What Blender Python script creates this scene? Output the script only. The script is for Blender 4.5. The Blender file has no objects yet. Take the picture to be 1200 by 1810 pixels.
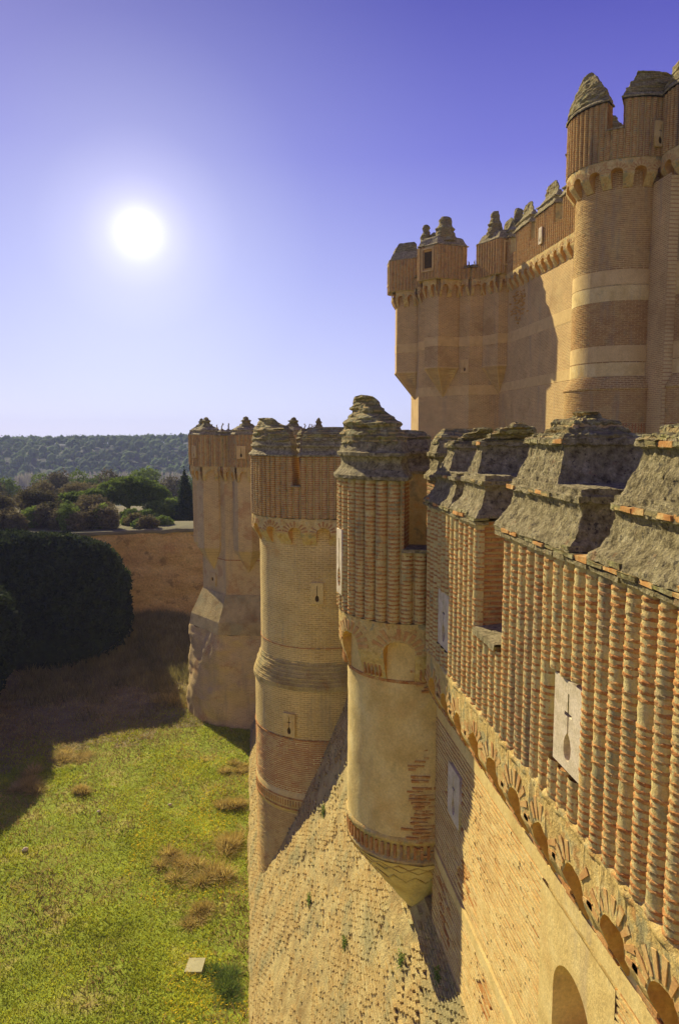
import bpy, math, random
import numpy as np
from mathutils import Vector, Matrix
random.seed(7); rng = np.random.default_rng(7)
R = math.radians
scene = bpy.context.scene
col = scene.collection

# ------------------------------------------------------------------ camera
CAMZ = 20.0
cd = bpy.data.cameras.new('camera'); cam = bpy.data.objects.new('camera', cd); col.objects.link(cam)
cd.sensor_fit = 'VERTICAL'; cd.sensor_height = 36.0; cd.lens = 1300.0/1810.0*36.0
cd.clip_start = 0.1; cd.clip_end = 9000
cam.location = (0, 0, CAMZ); cam.rotation_euler = (R(90-5.93), 0, R(-6.86))
scene.camera = cam
# ------------------------------------------------------------------ sky and sun
SUN_AZ, SUN_EL = 27.0, 32.0                 # to the left of the wall's direction (+Y)
w = bpy.data.worlds.new('World'); scene.world = w; w.use_nodes = True
nt = w.node_tree; nt.nodes.clear()
def wn(t, **k):
    n = nt.nodes.new(t)
    for a, b in k.items(): setattr(n, a, b)
    return n
L = nt.links.new
out = wn('ShaderNodeOutputWorld')
tc = wn('ShaderNodeTexCoord'); sep = wn('ShaderNodeSeparateXYZ'); L(tc.outputs['Generated'], sep.inputs[0])
ramp = wn('ShaderNodeValToRGB'); L(sep.outputs['Z'], ramp.inputs[0])
cr = ramp.color_ramp
SK = [(0.0, (.60,.63,.93)), (0.10, (.46,.475,.87)), (0.20, (.32,.325,.78)), (0.34, (.155,.145,.61)), (0.48, (.07,.057,.42)), (0.75, (.07,.06,.36)), (1.0, (.06,.06,.33))]
cr.elements[0].position = 0; cr.elements[0].color = (*SK[0][1], 1); cr.elements[1].position = 1; cr.elements[1].color = (*SK[-1][1], 1)
for p, c in SK[1:-1]:
    e = cr.elements.new(p); e.color = (*c, 1)
nish = wn('ShaderNodeTexSky', sky_type='NISHITA', sun_disc=False)
nish.sun_elevation = R(SUN_EL); nish.sun_rotation = R(-SUN_AZ); nish.altitude = 800
bgn = wn('ShaderNodeBackground'); L(nish.outputs[0], bgn.inputs[0]); bgn.inputs[1].default_value = 0.008
# the glow round the visible sun
gd = Vector((math.sin(R(-7.93))*math.cos(R(14.44)), math.cos(R(-7.93))*math.cos(R(14.44)), math.sin(R(14.44)))).normalized()
dot = wn('ShaderNodeVectorMath', operation='DOT_PRODUCT'); L(tc.outputs['Generated'], dot.inputs[0]); dot.inputs[1].default_value = gd
ac = wn('ShaderNodeMath', operation='ARCCOSINE'); L(dot.outputs['Value'], ac.inputs[0])
gl = wn('ShaderNodeValToRGB'); ml = wn('ShaderNodeMath', operation='MULTIPLY'); L(ac.outputs[0], ml.inputs[0]); ml.inputs[1].default_value = 1/R(50.0)
L(ml.outputs[0], gl.inputs[0])
g = gl.color_ramp; g.interpolation = 'B_SPLINE'
GL = [(0.0,(16,16,15)), (0.008,(8,8,7.5)), (0.018,(1.15,1.15,1.0)), (0.030,(.68,.68,.52)), (0.048,(.47,.47,.34)), (0.08,(.32,.33,.22)), (0.14,(.19,.21,.13)), (0.26,(.085,.10,.075)), (0.5,(.015,.02,.03)), (1.0,(0,0,0))]
g.elements[0].position = 0; g.elements[0].color = (*GL[0][1], 1); g.elements[1].position = 1; g.elements[1].color = (0,0,0,1)
for p, c in GL[1:-1]:
    e = g.elements.new(p); e.color = (*c, 1)
add = wn('ShaderNodeMix', data_type='RGBA', blend_type='ADD'); add.inputs[0].default_value = 1
L(ramp.outputs[0], add.inputs[6]); L(gl.outputs[0], add.inputs[7])
bg = wn('ShaderNodeBackground'); L(add.outputs[2], bg.inputs[0]); bg.inputs[1].default_value = 0.66
ads = wn('ShaderNodeAddShader'); L(bg.outputs[0], ads.inputs[0]); L(bgn.outputs[0], ads.inputs[1]); L(ads.outputs[0], out.inputs[0])

sl = bpy.data.lights.new('sun', 'SUN'); sl.energy = 4.6; sl.angle = R(0.53); sl.color = (1.0, .87, .65)
so = bpy.data.objects.new('sun', sl); col.objects.link(so); so.location = (-40, 60, 60)
sd = Vector((-math.sin(R(SUN_AZ))*math.cos(R(SUN_EL)), math.cos(R(SUN_AZ))*math.cos(R(SUN_EL)), math.sin(R(SUN_EL))))
so.rotation_euler = sd.to_track_quat('Z', 'Y').to_euler()
vs = scene.view_settings; vs.view_transform = 'Standard'; vs.look = 'None'; vs.gamma = 1; vs.exposure = 0.6; vs.use_curve_mapping = False
scene.cycles.max_bounces = 8; scene.cycles.diffuse_bounces = 5; scene.cycles.volume_bounces = 1; scene.cycles.transparent_max_bounces = 12

# ------------------------------------------------------------------ materials
def newmat(name):
    m = bpy.data.materials.new(name); m.use_nodes = True
    n = m.node_tree; b = n.nodes['Principled BSDF']; b.inputs['Specular IOR Level'].default_value = 0.15
    b.inputs['Roughness'].default_value = 0.95
    return m, n, b
def ramp_node(n, stops):
    r = n.nodes.new('ShaderNodeValToRGB'); c = r.color_ramp
    c.elements[0].position = stops[0][0]; c.elements[0].color = (*stops[0][1], 1)
    c.elements[1].position = stops[-1][0]; c.elements[1].color = (*stops[-1][1], 1)
    for p, k in stops[1:-1]:
        e = c.elements.new(p); e.color = (*k, 1)
    return r
def noise_node(n, vec, scale, detail=5, rough=.6, stretch=None):
    if stretch:
        mp = n.nodes.new('ShaderNodeMapping'); n.links.new(vec, mp.inputs[0]); mp.inputs['Scale'].default_value = stretch; vec = mp.outputs[0]
    t = n.nodes.new('ShaderNodeTexNoise'); n.links.new(vec, t.inputs['Vector'])
    t.inputs['Scale'].default_value = scale; t.inputs['Detail'].default_value = detail; t.inputs['Roughness'].default_value = rough
    return t
def mix(n, a, b, f, mode='MIX'):
    x = n.nodes.new('ShaderNodeMix'); x.data_type = 'RGBA'; x.blend_type = mode; x.clamp_factor = True
    for s, v in ((6, a), (7, b)):
        if isinstance(v, tuple): x.inputs[s].default_value = (*v, 1)
        else: n.links.new(v, x.inputs[s])
    if isinstance(f, (int, float)): x.inputs[0].default_value = f
    else: n.links.new(f, x.inputs[0])
    return x.outputs[2]
def fmap(n, v, a, b, c=0., d=1.):
    x = n.nodes.new('ShaderNodeMapRange'); n.links.new(v, x.inputs[0])
    for i, k in enumerate((a, b, c, d)): x.inputs[i+1].default_value = k
    return x.outputs[0]
def warm(c): return (min(.9, c[0]*1.06), min(.9, c[1]*1.065), c[2]*.66)
def mottle(name, stops, scale=3., fine=25., finev=.35, lichen=None, bump=.4, bscale=18., bdist=.03, stretch=None, layers=(), vcol=None, rough=.95, streak=None, cool=False):
    """mottled mineral / plant surface"""
    m, n, b = newmat(name)
    if not cool:
        stops = [(p, warm(c)) for p, c in stops]; layers = [(warm(l[0]),)+tuple(l[1:]) for l in layers]
    geo = n.nodes.new('ShaderNodeNewGeometry'); P = geo.outputs['Position']
    n1 = noise_node(n, P, scale, 5, .62, stretch)
    r = ramp_node(n, stops); n.links.new(n1.outputs[0], r.inputs[0]); c = r.outputs[0]
    for (lc, thr, soft, sc, amt) in layers:
        n3 = noise_node(n, P, sc, 5, .65)
        c = mix(n, c, lc, fmap(n, n3.outputs[0], thr, thr+soft, 0, amt))
    if streak:
        n4 = noise_node(n, P, streak[2], 4, .6, (1, 1, .12))
        c = mix(n, c, streak[0], fmap(n, n4.outputs[0], streak[1], streak[1]+.14, 0, streak[3]))
    n2 = noise_node(n, P, fine, 4, .7)
    c = mix(n, c, mix(n, (0,0,0), (2,2,2), n2.outputs[0]), finev, 'MULTIPLY') if finev else c
    n.links.new(c, b.inputs['Base Color']); b.inputs['Roughness'].default_value = rough
    if bump:
        nb = noise_node(n, P, bscale, 6, .7)
        bp = n.nodes.new('ShaderNodeBump'); bp.inputs['Strength'].default_value = bump; bp.inputs['Distance'].default_value = bdist
        n.links.new(nb.outputs[0], bp.inputs['Height']); n.links.new(bp.outputs[0], b.inputs['Normal'])
    return m
def brickwork(name, c1, c2, mortar, bw=.29, bh=.083, ms=.018, bump=.6, layers=(), wash=None, streak=None, var=.35):
    m, n, b = newmat(name)
    c1, c2, mortar = warm(c1), warm(c2), warm(mortar); layers = [(warm(l[0]),)+tuple(l[1:]) for l in layers]
    if wash: wash = (warm(wash[0]),)+tuple(wash[1:])
    geo = n.nodes.new('ShaderNodeNewGeometry'); P = geo.outputs['Position']
    at = n.nodes.new('ShaderNodeAttribute'); at.attribute_name = 'muv'
    nd = noise_node(n, P, 2.2, 3)
    wob = n.nodes.new('ShaderNodeVectorMath'); wob.operation = 'SCALE'; n.links.new(nd.outputs['Color'], wob.inputs[0]); wob.inputs['Scale'].default_value = .03
    av = n.nodes.new('ShaderNodeVectorMath'); av.operation = 'ADD'; n.links.new(at.outputs['Vector'], av.inputs[0]); n.links.new(wob.outputs[0], av.inputs[1])
    t = n.nodes.new('ShaderNodeTexBrick'); n.links.new(av.outputs[0], t.inputs['Vector'])
    t.inputs['Scale'].default_value = 1; t.inputs['Brick Width'].default_value = bw; t.inputs['Row Height'].default_value = bh
    t.inputs['Mortar Size'].default_value = ms; t.inputs['Mortar Smooth'].default_value = .3; t.inputs['Bias'].default_value = 0
    t.inputs['Color1'].default_value = (*c1, 1); t.inputs['Color2'].default_value = (*c2, 1); t.inputs['Mortar'].default_value = (*mortar, 1)
    c = t.outputs['Color']
    nl = noise_node(n, P, .7, 5, .65)
    c = mix(n, c, mix(n, (.35,.3,.25), (1.7,1.7,1.7), nl.outputs[0]), .55, 'MULTIPLY')
    if wash:
        n5 = noise_node(n, P, wash[3], 6, .7)
        c = mix(n, c, wash[0], fmap(n, n5.outputs[0], wash[1], wash[1]+wash[2], 0, wash[4]))
    for (lc, thr, soft, sc, amt) in layers:
        n3 = noise_node(n, P, sc, 5, .65)
        c = mix(n, c, lc, fmap(n, n3.outputs[0], thr, thr+soft, 0, amt))
    if streak:
        n4 = noise_node(n, P, streak[2], 4, .6, (1, 1, .12))
        c = mix(n, c, streak[0], fmap(n, n4.outputs[0], streak[1], streak[1]+.14, 0, streak[3]))
    n2 = noise_node(n, P, 14, 4, .75)
    c = mix(n, c, mix(n, (.1,.1,.1), (1.9,1.9,1.9), n2.outputs[0]), var, 'MULTIPLY')
    n.links.new(c, b.inputs['Base Color'])
    inv = n.nodes.new('ShaderNodeMath'); inv.operation = 'MULTIPLY_ADD'; n.links.new(t.outputs['Fac'], inv.inputs[0]); inv.inputs[1].default_value = -1
    n.links.new(n2.outputs[0], inv.inputs[2])
    bp = n.nodes.new('ShaderNodeBump'); bp.inputs['Strength'].default_value = bump; bp.inputs['Distance'].default_value = .025
    n.links.new(inv.outputs[0], bp.inputs['Height']); n.links.new(bp.outputs[0], b.inputs['Normal'])
    return m
GREY = (.27,.25,.18); MOSS = (.17,.17,.09)
M = {}
M['brick'] = mottle('fired brick', [(.3,(.32,.12,.055)), (.45,(.43,.19,.08)), (.6,(.52,.28,.13)), (.72,(.37,.15,.06))], 5, 40, .6, bump=.8, bscale=45, bdist=.014,
    layers=[((.50,.40,.24), .54, .10, 9., .6), (GREY, .57, .08, 3.5, .7), ((.11,.09,.055), .66, .08, 6., .6)], streak=((.15,.12,.08), .56, 1.6, .6))
M['brick2'] = mottle('ochre wall brick', [(.3,(.40,.17,.07)), (.5,(.50,.25,.10)), (.7,(.55,.33,.16))], 4, 40, .5, bump=.7, bscale=40, bdist=.012,
    layers=[((.64,.48,.27), .50, .12, 6., .7), (GREY, .62, .1, 2.5, .55)])
M['mortar'] = mottle('lime mortar', [(.3,(.46,.34,.18)), (.5,(.57,.45,.26)), (.7,(.57,.48,.32))], 7, 40, .45, bump=.8, bscale=35, bdist=.02,
    layers=[((.58,.34,.14), .52, .15, 4., .6), (GREY, .55, .1, 2.2, .75), ((.12,.10,.06), .64, .08, 5., .6)], streak=((.17,.14,.09), .56, 1.6, .6))
M['mortar2'] = mottle('sandy wall mortar', [(.3,(.56,.40,.20)), (.5,(.66,.50,.28)), (.7,(.68,.55,.35))], 5, 40, .4, bump=.8, bscale=30, bdist=.02,
    layers=[((.60,.36,.16), .52, .15, 3., .6)])
M['cap'] = mottle('lichened rubble plaster', [(.28,(.15,.12,.045)), (.42,(.34,.28,.12)), (.55,(.50,.42,.19)), (.7,(.64,.56,.28))], 9, 34, .8, bump=1., bscale=30, bdist=.10, cool=True,
    layers=[((.38,.34,.11), .60, .10, 4., .5), ((.07,.06,.04), .58, .06, 14., .75), ((.50,.29,.12), .62, .05, 5., .6)])
M['captop'] = brickwork('lichened brick courses', (.26,.21,.12), (.44,.31,.16), (.20,.17,.10), bw=.26, bh=.075, ms=.022, bump=1., var=.75,
    wash=((.36,.33,.22), .50, .10, 3.5, .8), layers=[((.34,.34,.12), .58, .1, 5., .6), ((.06,.055,.04), .60, .06, 9., .7), ((.58,.36,.18), .63, .06, 2., .7)])
M['plaster'] = mottle('ochre lime plaster', [(.3,(.54,.38,.18)), (.5,(.68,.51,.27)), (.7,(.74,.59,.36))], 1.6, 22, .4, bump=.5, bscale=14, bdist=.03,
    layers=[((.56,.32,.12), .56, .14, .9, .5), ((.42,.33,.18), .60, .12, 2.6, .5)], streak=((.40,.32,.19), .57, 2.2, .45))
M['frieze'] = mottle('weathered frieze plaster', [(.3,(.48,.32,.14)), (.5,(.62,.45,.22)), (.7,(.68,.55,.34))], 6, 25, .5, bump=.9, bscale=20, bdist=.04,
    layers=[((.50,.24,.10), .56, .08, 5., .7), (GREY, .55, .08, 3., .7)])
M['stone'] = mottle('pale limestone', [(.3,(.50,.42,.23)), (.5,(.64,.54,.32)), (.7,(.72,.62,.40))], 5, 30, .5, bump=.5, bscale=30, bdist=.015, cool=True,
    layers=[((.30,.26,.16), .62, .08, 8., .6)])
M['painted_dark'] = mottle('painted opening dark', [(.3,(.06,.04,.02)), (.7,(.11,.07,.03))], 6, 0, 0, bump=0)  # near-black colour stands in for the shade inside loopholes and windows
M['niche'] = mottle('ochre niche plaster', [(.3,(.48,.25,.08)), (.6,(.62,.38,.14))], 5, 22, .4, bump=.5)
M['shaft'] = brickwork('rendered brickwork', (.50,.33,.15), (.62,.44,.22), (.72,.56,.32), bump=.6, ms=.02, var=.45, wash=((.70,.55,.31), .50, .16, 1.1, .75), streak=((.36,.29,.16), .58, 1.8, .5), layers=[((.55,.29,.11), .60, .12, .8, .55)])
M['keep'] = brickwork('keep brickwork', (.36,.19,.085), (.50,.29,.13), (.64,.48,.27), bump=.9, ms=.02, wash=((.60,.45,.23), .55, .14, .6, .6), layers=[((.34,.25,.13), .57, .1, 1.4, .6)], streak=((.26,.22,.14), .56, 1.3, .5), var=.5)
M['keepwall'] = brickwork('keep curtain brickwork', (.46,.26,.13), (.55,.35,.18), (.66,.51,.30), bump=.7, ms=.02, wash=((.62,.47,.27), .54, .14, .6, .6), layers=[((.40,.24,.11), .56, .1, .45, .5)], streak=((.30,.24,.15), .57, 1.1, .45), var=.5)
M['keepface'] = mottle('keep face brick', [(.3,(.36,.20,.09)), (.5,(.48,.29,.13)), (.7,(.56,.38,.19))], 4, 30, .5, bump=.5, layers=[((.58,.45,.25), .53, .12, .8, .6), ((.32,.25,.14), .57, .1, 1.4, .6)], streak=((.26,.22,.14), .56, 1.3, .5))
M['tanface'] = mottle('tan face brick', [(.3,(.46,.27,.14)), (.5,(.54,.36,.19)), (.7,(.60,.44,.25))], 4, 30, .5, bump=.5, layers=[((.62,.49,.29), .50, .14, 1., .8)])
M['redface'] = mottle('red face brick', [(.3,(.44,.20,.10)), (.5,(.52,.27,.14)), (.7,(.58,.36,.19))], 4, 30, .5, bump=.5, layers=[((.62,.47,.27), .50, .14, 1., .8)])
M['redbrick'] = brickwork('red patterned brickwork', (.42,.13,.06), (.50,.19,.09), (.70,.58,.38), bump=.8, ms=.024, wash=((.66,.48,.26), .57, .12, 1.0, .7))
M['cornertower'] = brickwork('worn corner tower brickwork', (.50,.33,.18), (.60,.43,.25), (.68,.54,.35), bump=.6, wash=((.66,.48,.26), .5, .16, .35, .8), layers=[((.46,.22,.11), .56, .07, .8, .5)], streak=((.33,.25,.15), .58, 1.1, .5))
M['band'] = mottle('pale stucco band', [(.3,(.56,.38,.19)), (.6,(.68,.49,.27))], 2, 25, .45, bump=.4, layers=[((.50,.33,.15), .55, .12, 1., .5)])
M['talus'] = mottle('eroded scarp masonry', [(.28,(.33,.22,.11)), (.45,(.48,.36,.20)), (.6,(.60,.47,.27)), (.72,(.52,.40,.24))], 1.1, 26, .6, bump=1., bscale=14, bdist=.08,
    layers=[((.50,.28,.12), .57, .1, 3., .5), ((.40,.36,.24), .52, .12, .8, .6), ((.25,.19,.10), .64, .06, 7., .6)])
M['talusbrick'] = mottle('eroded scarp brick', [(.28,(.42,.27,.13)), (.45,(.50,.36,.19)), (.6,(.58,.44,.25)), (.72,(.50,.31,.15))], 2.2, 26, .6, bump=1., bscale=25, bdist=.03,
    layers=[((.62,.52,.33), .50, .12, 1.2, .7), ((.34,.31,.21), .48, .12, .8, .75), ((.30,.23,.13), .60, .06, 6., .6)])
M['earth'] = mottle('bare earth face', [(.3,(.48,.30,.12)), (.5,(.62,.42,.19)), (.7,(.70,.52,.27))], .35, 6, .6, bump=1., bscale=2.5, bdist=.3, stretch=(1,1,3),
    layers=[((.26,.17,.07), .56, .08, .9, .7), ((.48,.23,.09), .60, .08, .25, .6)])
M['grassground'] = mottle('moat turf', [(.30,(.30,.24,.05)), (.42,(.25,.30,.03)), (.54,(.30,.37,.03)), (.66,(.40,.35,.08))], .45, 9, .6, bump=1., bscale=5, bdist=.1, cool=True)
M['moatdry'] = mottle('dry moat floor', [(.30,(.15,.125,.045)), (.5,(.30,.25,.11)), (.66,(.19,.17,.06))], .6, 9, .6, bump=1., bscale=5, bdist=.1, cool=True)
M['forestfloor'] = mottle('far forest floor', [(.30,(.03,.045,.02)), (.66,(.06,.08,.03))], .05, .5, .4, bump=0, cool=True)
M['faded'] = mottle('faded arch brick', [(.3,(.44,.21,.10)), (.5,(.54,.31,.15)), (.7,(.60,.40,.21))], 3, 40, .5, bump=.6, bscale=45, bdist=.01, layers=[((.62,.48,.28), .56, .12, 2.5, .8)])
M['dryground'] = mottle('dry field', [(.3,(.15,.12,.05)), (.5,(.19,.17,.07)), (.7,(.13,.15,.05))], .02, .4, .5, bump=.5, bscale=.5, bdist=.5, cool=True)
def leafmat(name, c1, c2, sc=1.2):
    m, n, b = newmat(name)
    geo = n.nodes.new('ShaderNodeNewGeometry')
    n1 = noise_node(n, geo.outputs['Position'], sc, 4, .7)
    r = ramp_node(n, [(.32, c1), (.68, c2)]); n.links.new(n1.outputs[0], r.inputs[0])
    r2 = n.nodes.new('ShaderNodeMix'); r2.data_type = 'RGBA'; r2.blend_type = 'MULTIPLY'; r2.inputs[0].default_value = .6
    rr = ramp_node(n, [(0, (.55,.55,.55)), (1, (1.6,1.5,1.2))]); n.links.new(geo.outputs['Random Per Island'], rr.inputs[0])
    n.links.new(r.outputs[0], r2.inputs[6]); n.links.new(rr.outputs[0], r2.inputs[7])
    n.links.new(r2.outputs[2], b.inputs['Base Color'])
    tr = n.nodes.new('ShaderNodeBsdfTranslucent'); n.links.new(r2.outputs[2], tr.inputs[0])
    ms = n.nodes.new('ShaderNodeMixShader'); ms.inputs[0].default_value = .35
    o = n.nodes['Material Output']; n.links.new(b.outputs[0], ms.inputs[1]); n.links.new(tr.outputs[0], ms.inputs[2]); n.links.new(ms.outputs[0], o.inputs[0])
    return m
M['grass'] = leafmat('grass blades', (.27,.33,.025), (.60,.62,.06), .5)
M['dry'] = leafmat('dry grass blades', (.30,.22,.07), (.52,.42,.15), .8)
M['dryb'] = leafmat('bleached dry stalks', (.40,.31,.08), (.66,.55,.20), 1.5)
M['reed'] = leafmat('dead reeds', (.17,.16,.05), (.38,.33,.13), .6)
M['flower'] = leafmat('yellow flowers', (.75,.55,.02), (.85,.68,.05))
M['hedge'] = leafmat('dark cypress foliage', (.018,.028,.012), (.045,.065,.02), .5)
M['pine'] = leafmat('umbrella pine needles', (.08,.13,.02), (.18,.25,.04), .35)
M['bush'] = leafmat('bright bush leaves', (.13,.20,.04), (.24,.32,.06), .4)
M['cyp'] = leafmat('cypress needles', (.025,.045,.02), (.05,.075,.03), .5)
M['twig'] = leafmat('bare brown twigs', (.14,.125,.055), (.24,.21,.10), .3)
M['olive'] = leafmat('olive brown foliage', (.07,.07,.03), (.15,.13,.06), .3)
M['poplar'] = leafmat('bare grey poplar twigs', (.28,.27,.19), (.40,.38,.28), .05)
M['forest'] = leafmat('far pine forest', (.04,.09,.02), (.13,.22,.04), .02)
M['bark'] = mottle('bark', [(.3,(.10,.07,.05)), (.7,(.22,.16,.11))], 4, 20, .4, bump=.6)
M['slab'] = mottle('grey concrete slab', [(.3,(.38,.35,.27)), (.7,(.50,.46,.36))], 3, 30, .3, bump=.3)

# ------------------------------------------------------------------ mesh helpers
_h = rng.random(65536).astype(np.float32)
def vn(P, f, seed=0):
    """value noise, -1..1, P (n,3)"""
    q = np.asarray(P, float)*f + 100.3 + seed*17.7
    i = np.floor(q).astype(np.int64); t = q-i; t = t*t*(3-2*t); r = 0
    for dx in (0,1):
        for dy in (0,1):
            for dz in (0,1):
                k = ((i[:,0]+dx)*73856093 ^ (i[:,1]+dy)*19349663 ^ (i[:,2]+dz)*83492791) & 65535
                r = r + _h[k]*(t[:,0] if dx else 1-t[:,0])*(t[:,1] if dy else 1-t[:,1])*(t[:,2] if dz else 1-t[:,2])
    return r*2-1
def vn3(P, f, seed=0): return np.stack([vn(P, f, seed+k*5) for k in range(3)], 1)
class MB:
    def __init__(s, *mats): s.v = []; s.uv = []; s.f = []; s.mi = []; s.mats = mats
    def pt(s, p, uv=(0,0)): s.v.append(tuple(p)); s.uv.append((uv[0], uv[1], 0)); return len(s.v)-1
    def face(s, ix, m=0): s.f.append(tuple(ix)); s.mi.append(m)
    def grid(s, pts, m=0, close=False, mrow=None):
        """pts: rows of (pos, uv)"""
        base = len(s.v); nr = len(pts); nc = len(pts[0])
        for r in pts:
            for p, uv in r: s.pt(p, uv)
        for i in range(nr-1):
            for j in range(nc-1 + (1 if close else 0)):
                k = (j+1) % nc
                s.face((base+i*nc+j, base+i*nc+k, base+(i+1)*nc+k, base+(i+1)*nc+j), mrow[i] if mrow else m)
        return base
    def box(s, Mp, u0, u1, d0, d1, z0, z1, m=0, j=0.):
        c = []
        for z in (z0, z1):
            for u, d in ((u0,d0),(u1,d0),(u1,d1),(u0,d1)):
                p = Mp(u, d, z)
                if j: p = (p[0]+random.uniform(-j,j), p[1]+random.uniform(-j,j), p[2]+random.uniform(-j,j))
                c.append(s.pt(p, (u, z)))
        for f in ((0,3,2,1),(4,5,6,7),(0,1,5,4),(1,2,6,5),(2,3,7,6),(3,0,4,7)): s.face([c[k] for k in f], m)
    def rough(s, amp, f=6., layer=None, seed=0, start=0):
        P = np.array(s.v[start:])
        D = vn3(P, f, seed)*amp + vn3(P, f*2.7, seed+3)*amp*.55
        if layer:
            Q = P.copy(); Q[:,2] = np.floor(Q[:,2]/layer[0])*7.3
            E = vn3(Q, layer[2], seed+9)*layer[1]; E[:,2] *= .15; D += E
        s.v[start:] = [tuple(x) for x in P+D]
    def mesh(s, name, smooth=False):
        me = bpy.data.meshes.new(name); me.from_pydata(s.v, [], s.f)
        for m in s.mats: me.materials.append(m)
        if len(s.mats) > 1: me.polygons.foreach_set('material_index', s.mi)
        a = me.attributes.new('muv', 'FLOAT_VECTOR', 'POINT'); a.data.foreach_set('vector', np.array(s.uv, np.float32).ravel())
        if smooth: me.polygons.foreach_set('use_smooth', [True]*len(me.polygons))
        me.update(); return me
    def build(s, name, parent=None, smooth=False, kind=None):
        o = bpy.data.objects.new(name, s.mesh(name, smooth)); col.objects.link(o)
        if parent: o.parent = parent
        if kind: o['kind'] = kind
        return o
def fastmesh(name, V, F, mat, parent=None, kind=None, mi=None, mats=None):
    V = np.asarray(V, np.float32); F = np.asarray(F, np.int32); k = F.shape[1]
    me = bpy.data.meshes.new(name); me.vertices.add(len(V)); me.vertices.foreach_set('co', V.ravel())
    me.loops.add(F.size); me.loops.foreach_set('vertex_index', F.ravel())
    me.polygons.add(len(F)); me.polygons.foreach_set('loop_start', np.arange(0, F.size, k, dtype=np.int32)); me.polygons.foreach_set('loop_total', np.full(len(F), k, np.int32))
    for m in (mats or [mat]): me.materials.append(m)
    if mi is not None: me.polygons.foreach_set('material_index', np.asarray(mi, np.int32))
    me.update(calc_edges=True)
    o = bpy.data.objects.new(name, me); col.objects.link(o)
    if parent: o.parent = parent
    if kind: o['kind'] = kind
    return o
def thing(name, label, cat, group=None, loc=(0,0,0)):
    o = bpy.data.objects.new(name, None); col.objects.link(o); o.empty_display_size = .5
    o['label'] = label; o['category'] = cat
    if group: o['group'] = group
    return o
def tag(o, label, cat, group=None):
    o['label'] = label; o['category'] = cat
    if group: o['group'] = group
    return o

def tube(mb, p0, p1, r0, r1, n=6):
    a = Vector(p0); b = Vector(p1); ax = (b-a).normalized(); s = ax.orthogonal().normalized(); t = ax.cross(s)
    mb.grid([[(tuple(c+(s*math.cos(2*math.pi*i/n)+t*math.sin(2*math.pi*i/n))*r), (0,0)) for i in range(n)] for c, r in ((a, r0), (b, r1))], close=True)

# surface maps: (u along, d outward, z) -> world
def flat(X): return lambda u, d, z: (X-d, u, z)
def cyl(cx, cy, r):
    return lambda u, d, z: (cx+(r+d)*math.cos(u/r), cy+(r+d)*math.sin(u/r), z)
def edge(p0, p1):
    L_ = math.hypot(p1[0]-p0[0], p1[1]-p0[1]); t = ((p1[0]-p0[0])/L_, (p1[1]-p0[1])/L_); n = (t[1], -t[0])
    f = lambda u, d, z: (p0[0]+t[0]*u+n[0]*d, p0[1]+t[1]*u+n[1]*d, z); f.L = L_; return f
def arange(a, b, st):
    n = max(1, int(round(abs(b-a)/st))); return [a+(b-a)*i/n for i in range(n+1)]

def lathe(mb, cx, cy, prof, seg=72, m=0, a0=0., a1=2*math.pi, mrow=None, zst=None):
    rows = []
    full = abs(a1-a0-2*math.pi) < 1e-6; n = seg if full else seg+1
    for z, r in prof:
        rows.append([((cx+r*math.cos(a0+(a1-a0)*i/seg), cy+r*math.sin(a0+(a1-a0)*i/seg), z), ((a0+(a1-a0)*i/seg)*prof[0][1], z)) for i in range(n)])
    return mb.grid(rows, m, close=full, mrow=mrow)
def loft(mb, rings, m=0, cap=True, mrow=None):
    """rings: list of (list of (x,y), z): closed polygon rings, one face per side (own verts so edges stay sharp)"""
    n = len(rings[0][0]); L_ = 0
    for j in range(n):
        k = (j+1) % n; a, b = rings[0][0][j], rings[0][0][k]; l = math.hypot(b[0]-a[0], b[1]-a[1])
        rows = [[((r[j][0], r[j][1], z), (L_, z)), ((r[k][0], r[k][1], z), (L_+l, z))] for r, z in rings]
        mb.grid(rows, m, mrow=mrow); L_ += l
    if cap:
        for (r, z), rev in ((rings[-1], False), (rings[0], True)):
            ix = [mb.pt((x, y, z), (x, y)) for x, y in r]; mb.face(ix[::-1] if rev else ix, m)
def ngon(cx, cy, r, n, a0): return [(cx+r*math.cos(a0+2*math.pi*i/n), cy+r*math.sin(a0+2*math.pi*i/n)) for i in range(n)]
PITCH, BRH = .083, .049

def lobes(mb, Mp, u, z0, z1, r, nseg=6, pitch=PITCH, mb_brick=0, mb_mortar=1):
    """one fluted column of alternating brick and mortar courses"""
    zs = []; z = z0; ph = random.uniform(0, .03)
    while z < z1-.02:
        k = random.uniform(.93, 1.05)
        zs += [(z, r*.80), (z+pitch*.24, r*k), (z+pitch*.76, r*k*random.uniform(.96,1.02))]; z += pitch
    zs.append((z1, r*.80)); rows = []
    for z, rr in zs:
        du = random.uniform(-.006, .006)
        rows.append([(Mp(u+du+rr*math.sin(t), max(0, rr*math.cos(t)), z), (u, z)) for t in [R(-90+180*i/nseg) for i in range(nseg+1)]])
    mr = []
    for i in range(len(zs)-1): mr.append(0 if i % 3 == 1 else 1)
    mb.grid(rows, mrow=mr)
def halfdisc(r, h, nseg=7, v=0):
    """a bull-nosed brick course: flat back on the wall, round front towards +X"""
    mb = MB(M['brick']); rnd = random.Random(v); rows = []
    for z, k in ((-h/2, .90), (-h/4, 1.0), (h/4, 1.0), (h/2, .90)):
        rows.append([((max(-.0, r*k*math.cos(t))*rnd.uniform(.95,1.04), r*k*math.sin(t), z+rnd.uniform(-.003,.003)), (0,0)) for t in [R(-90+180*i/nseg) for i in range(nseg+1)]])
    b = mb.grid(rows); n = nseg+1
    mb.face([b+i for i in range(n)][::-1]); mb.face([b+3*n+i for i in range(n)])
    return mb.mesh('brick')
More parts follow.
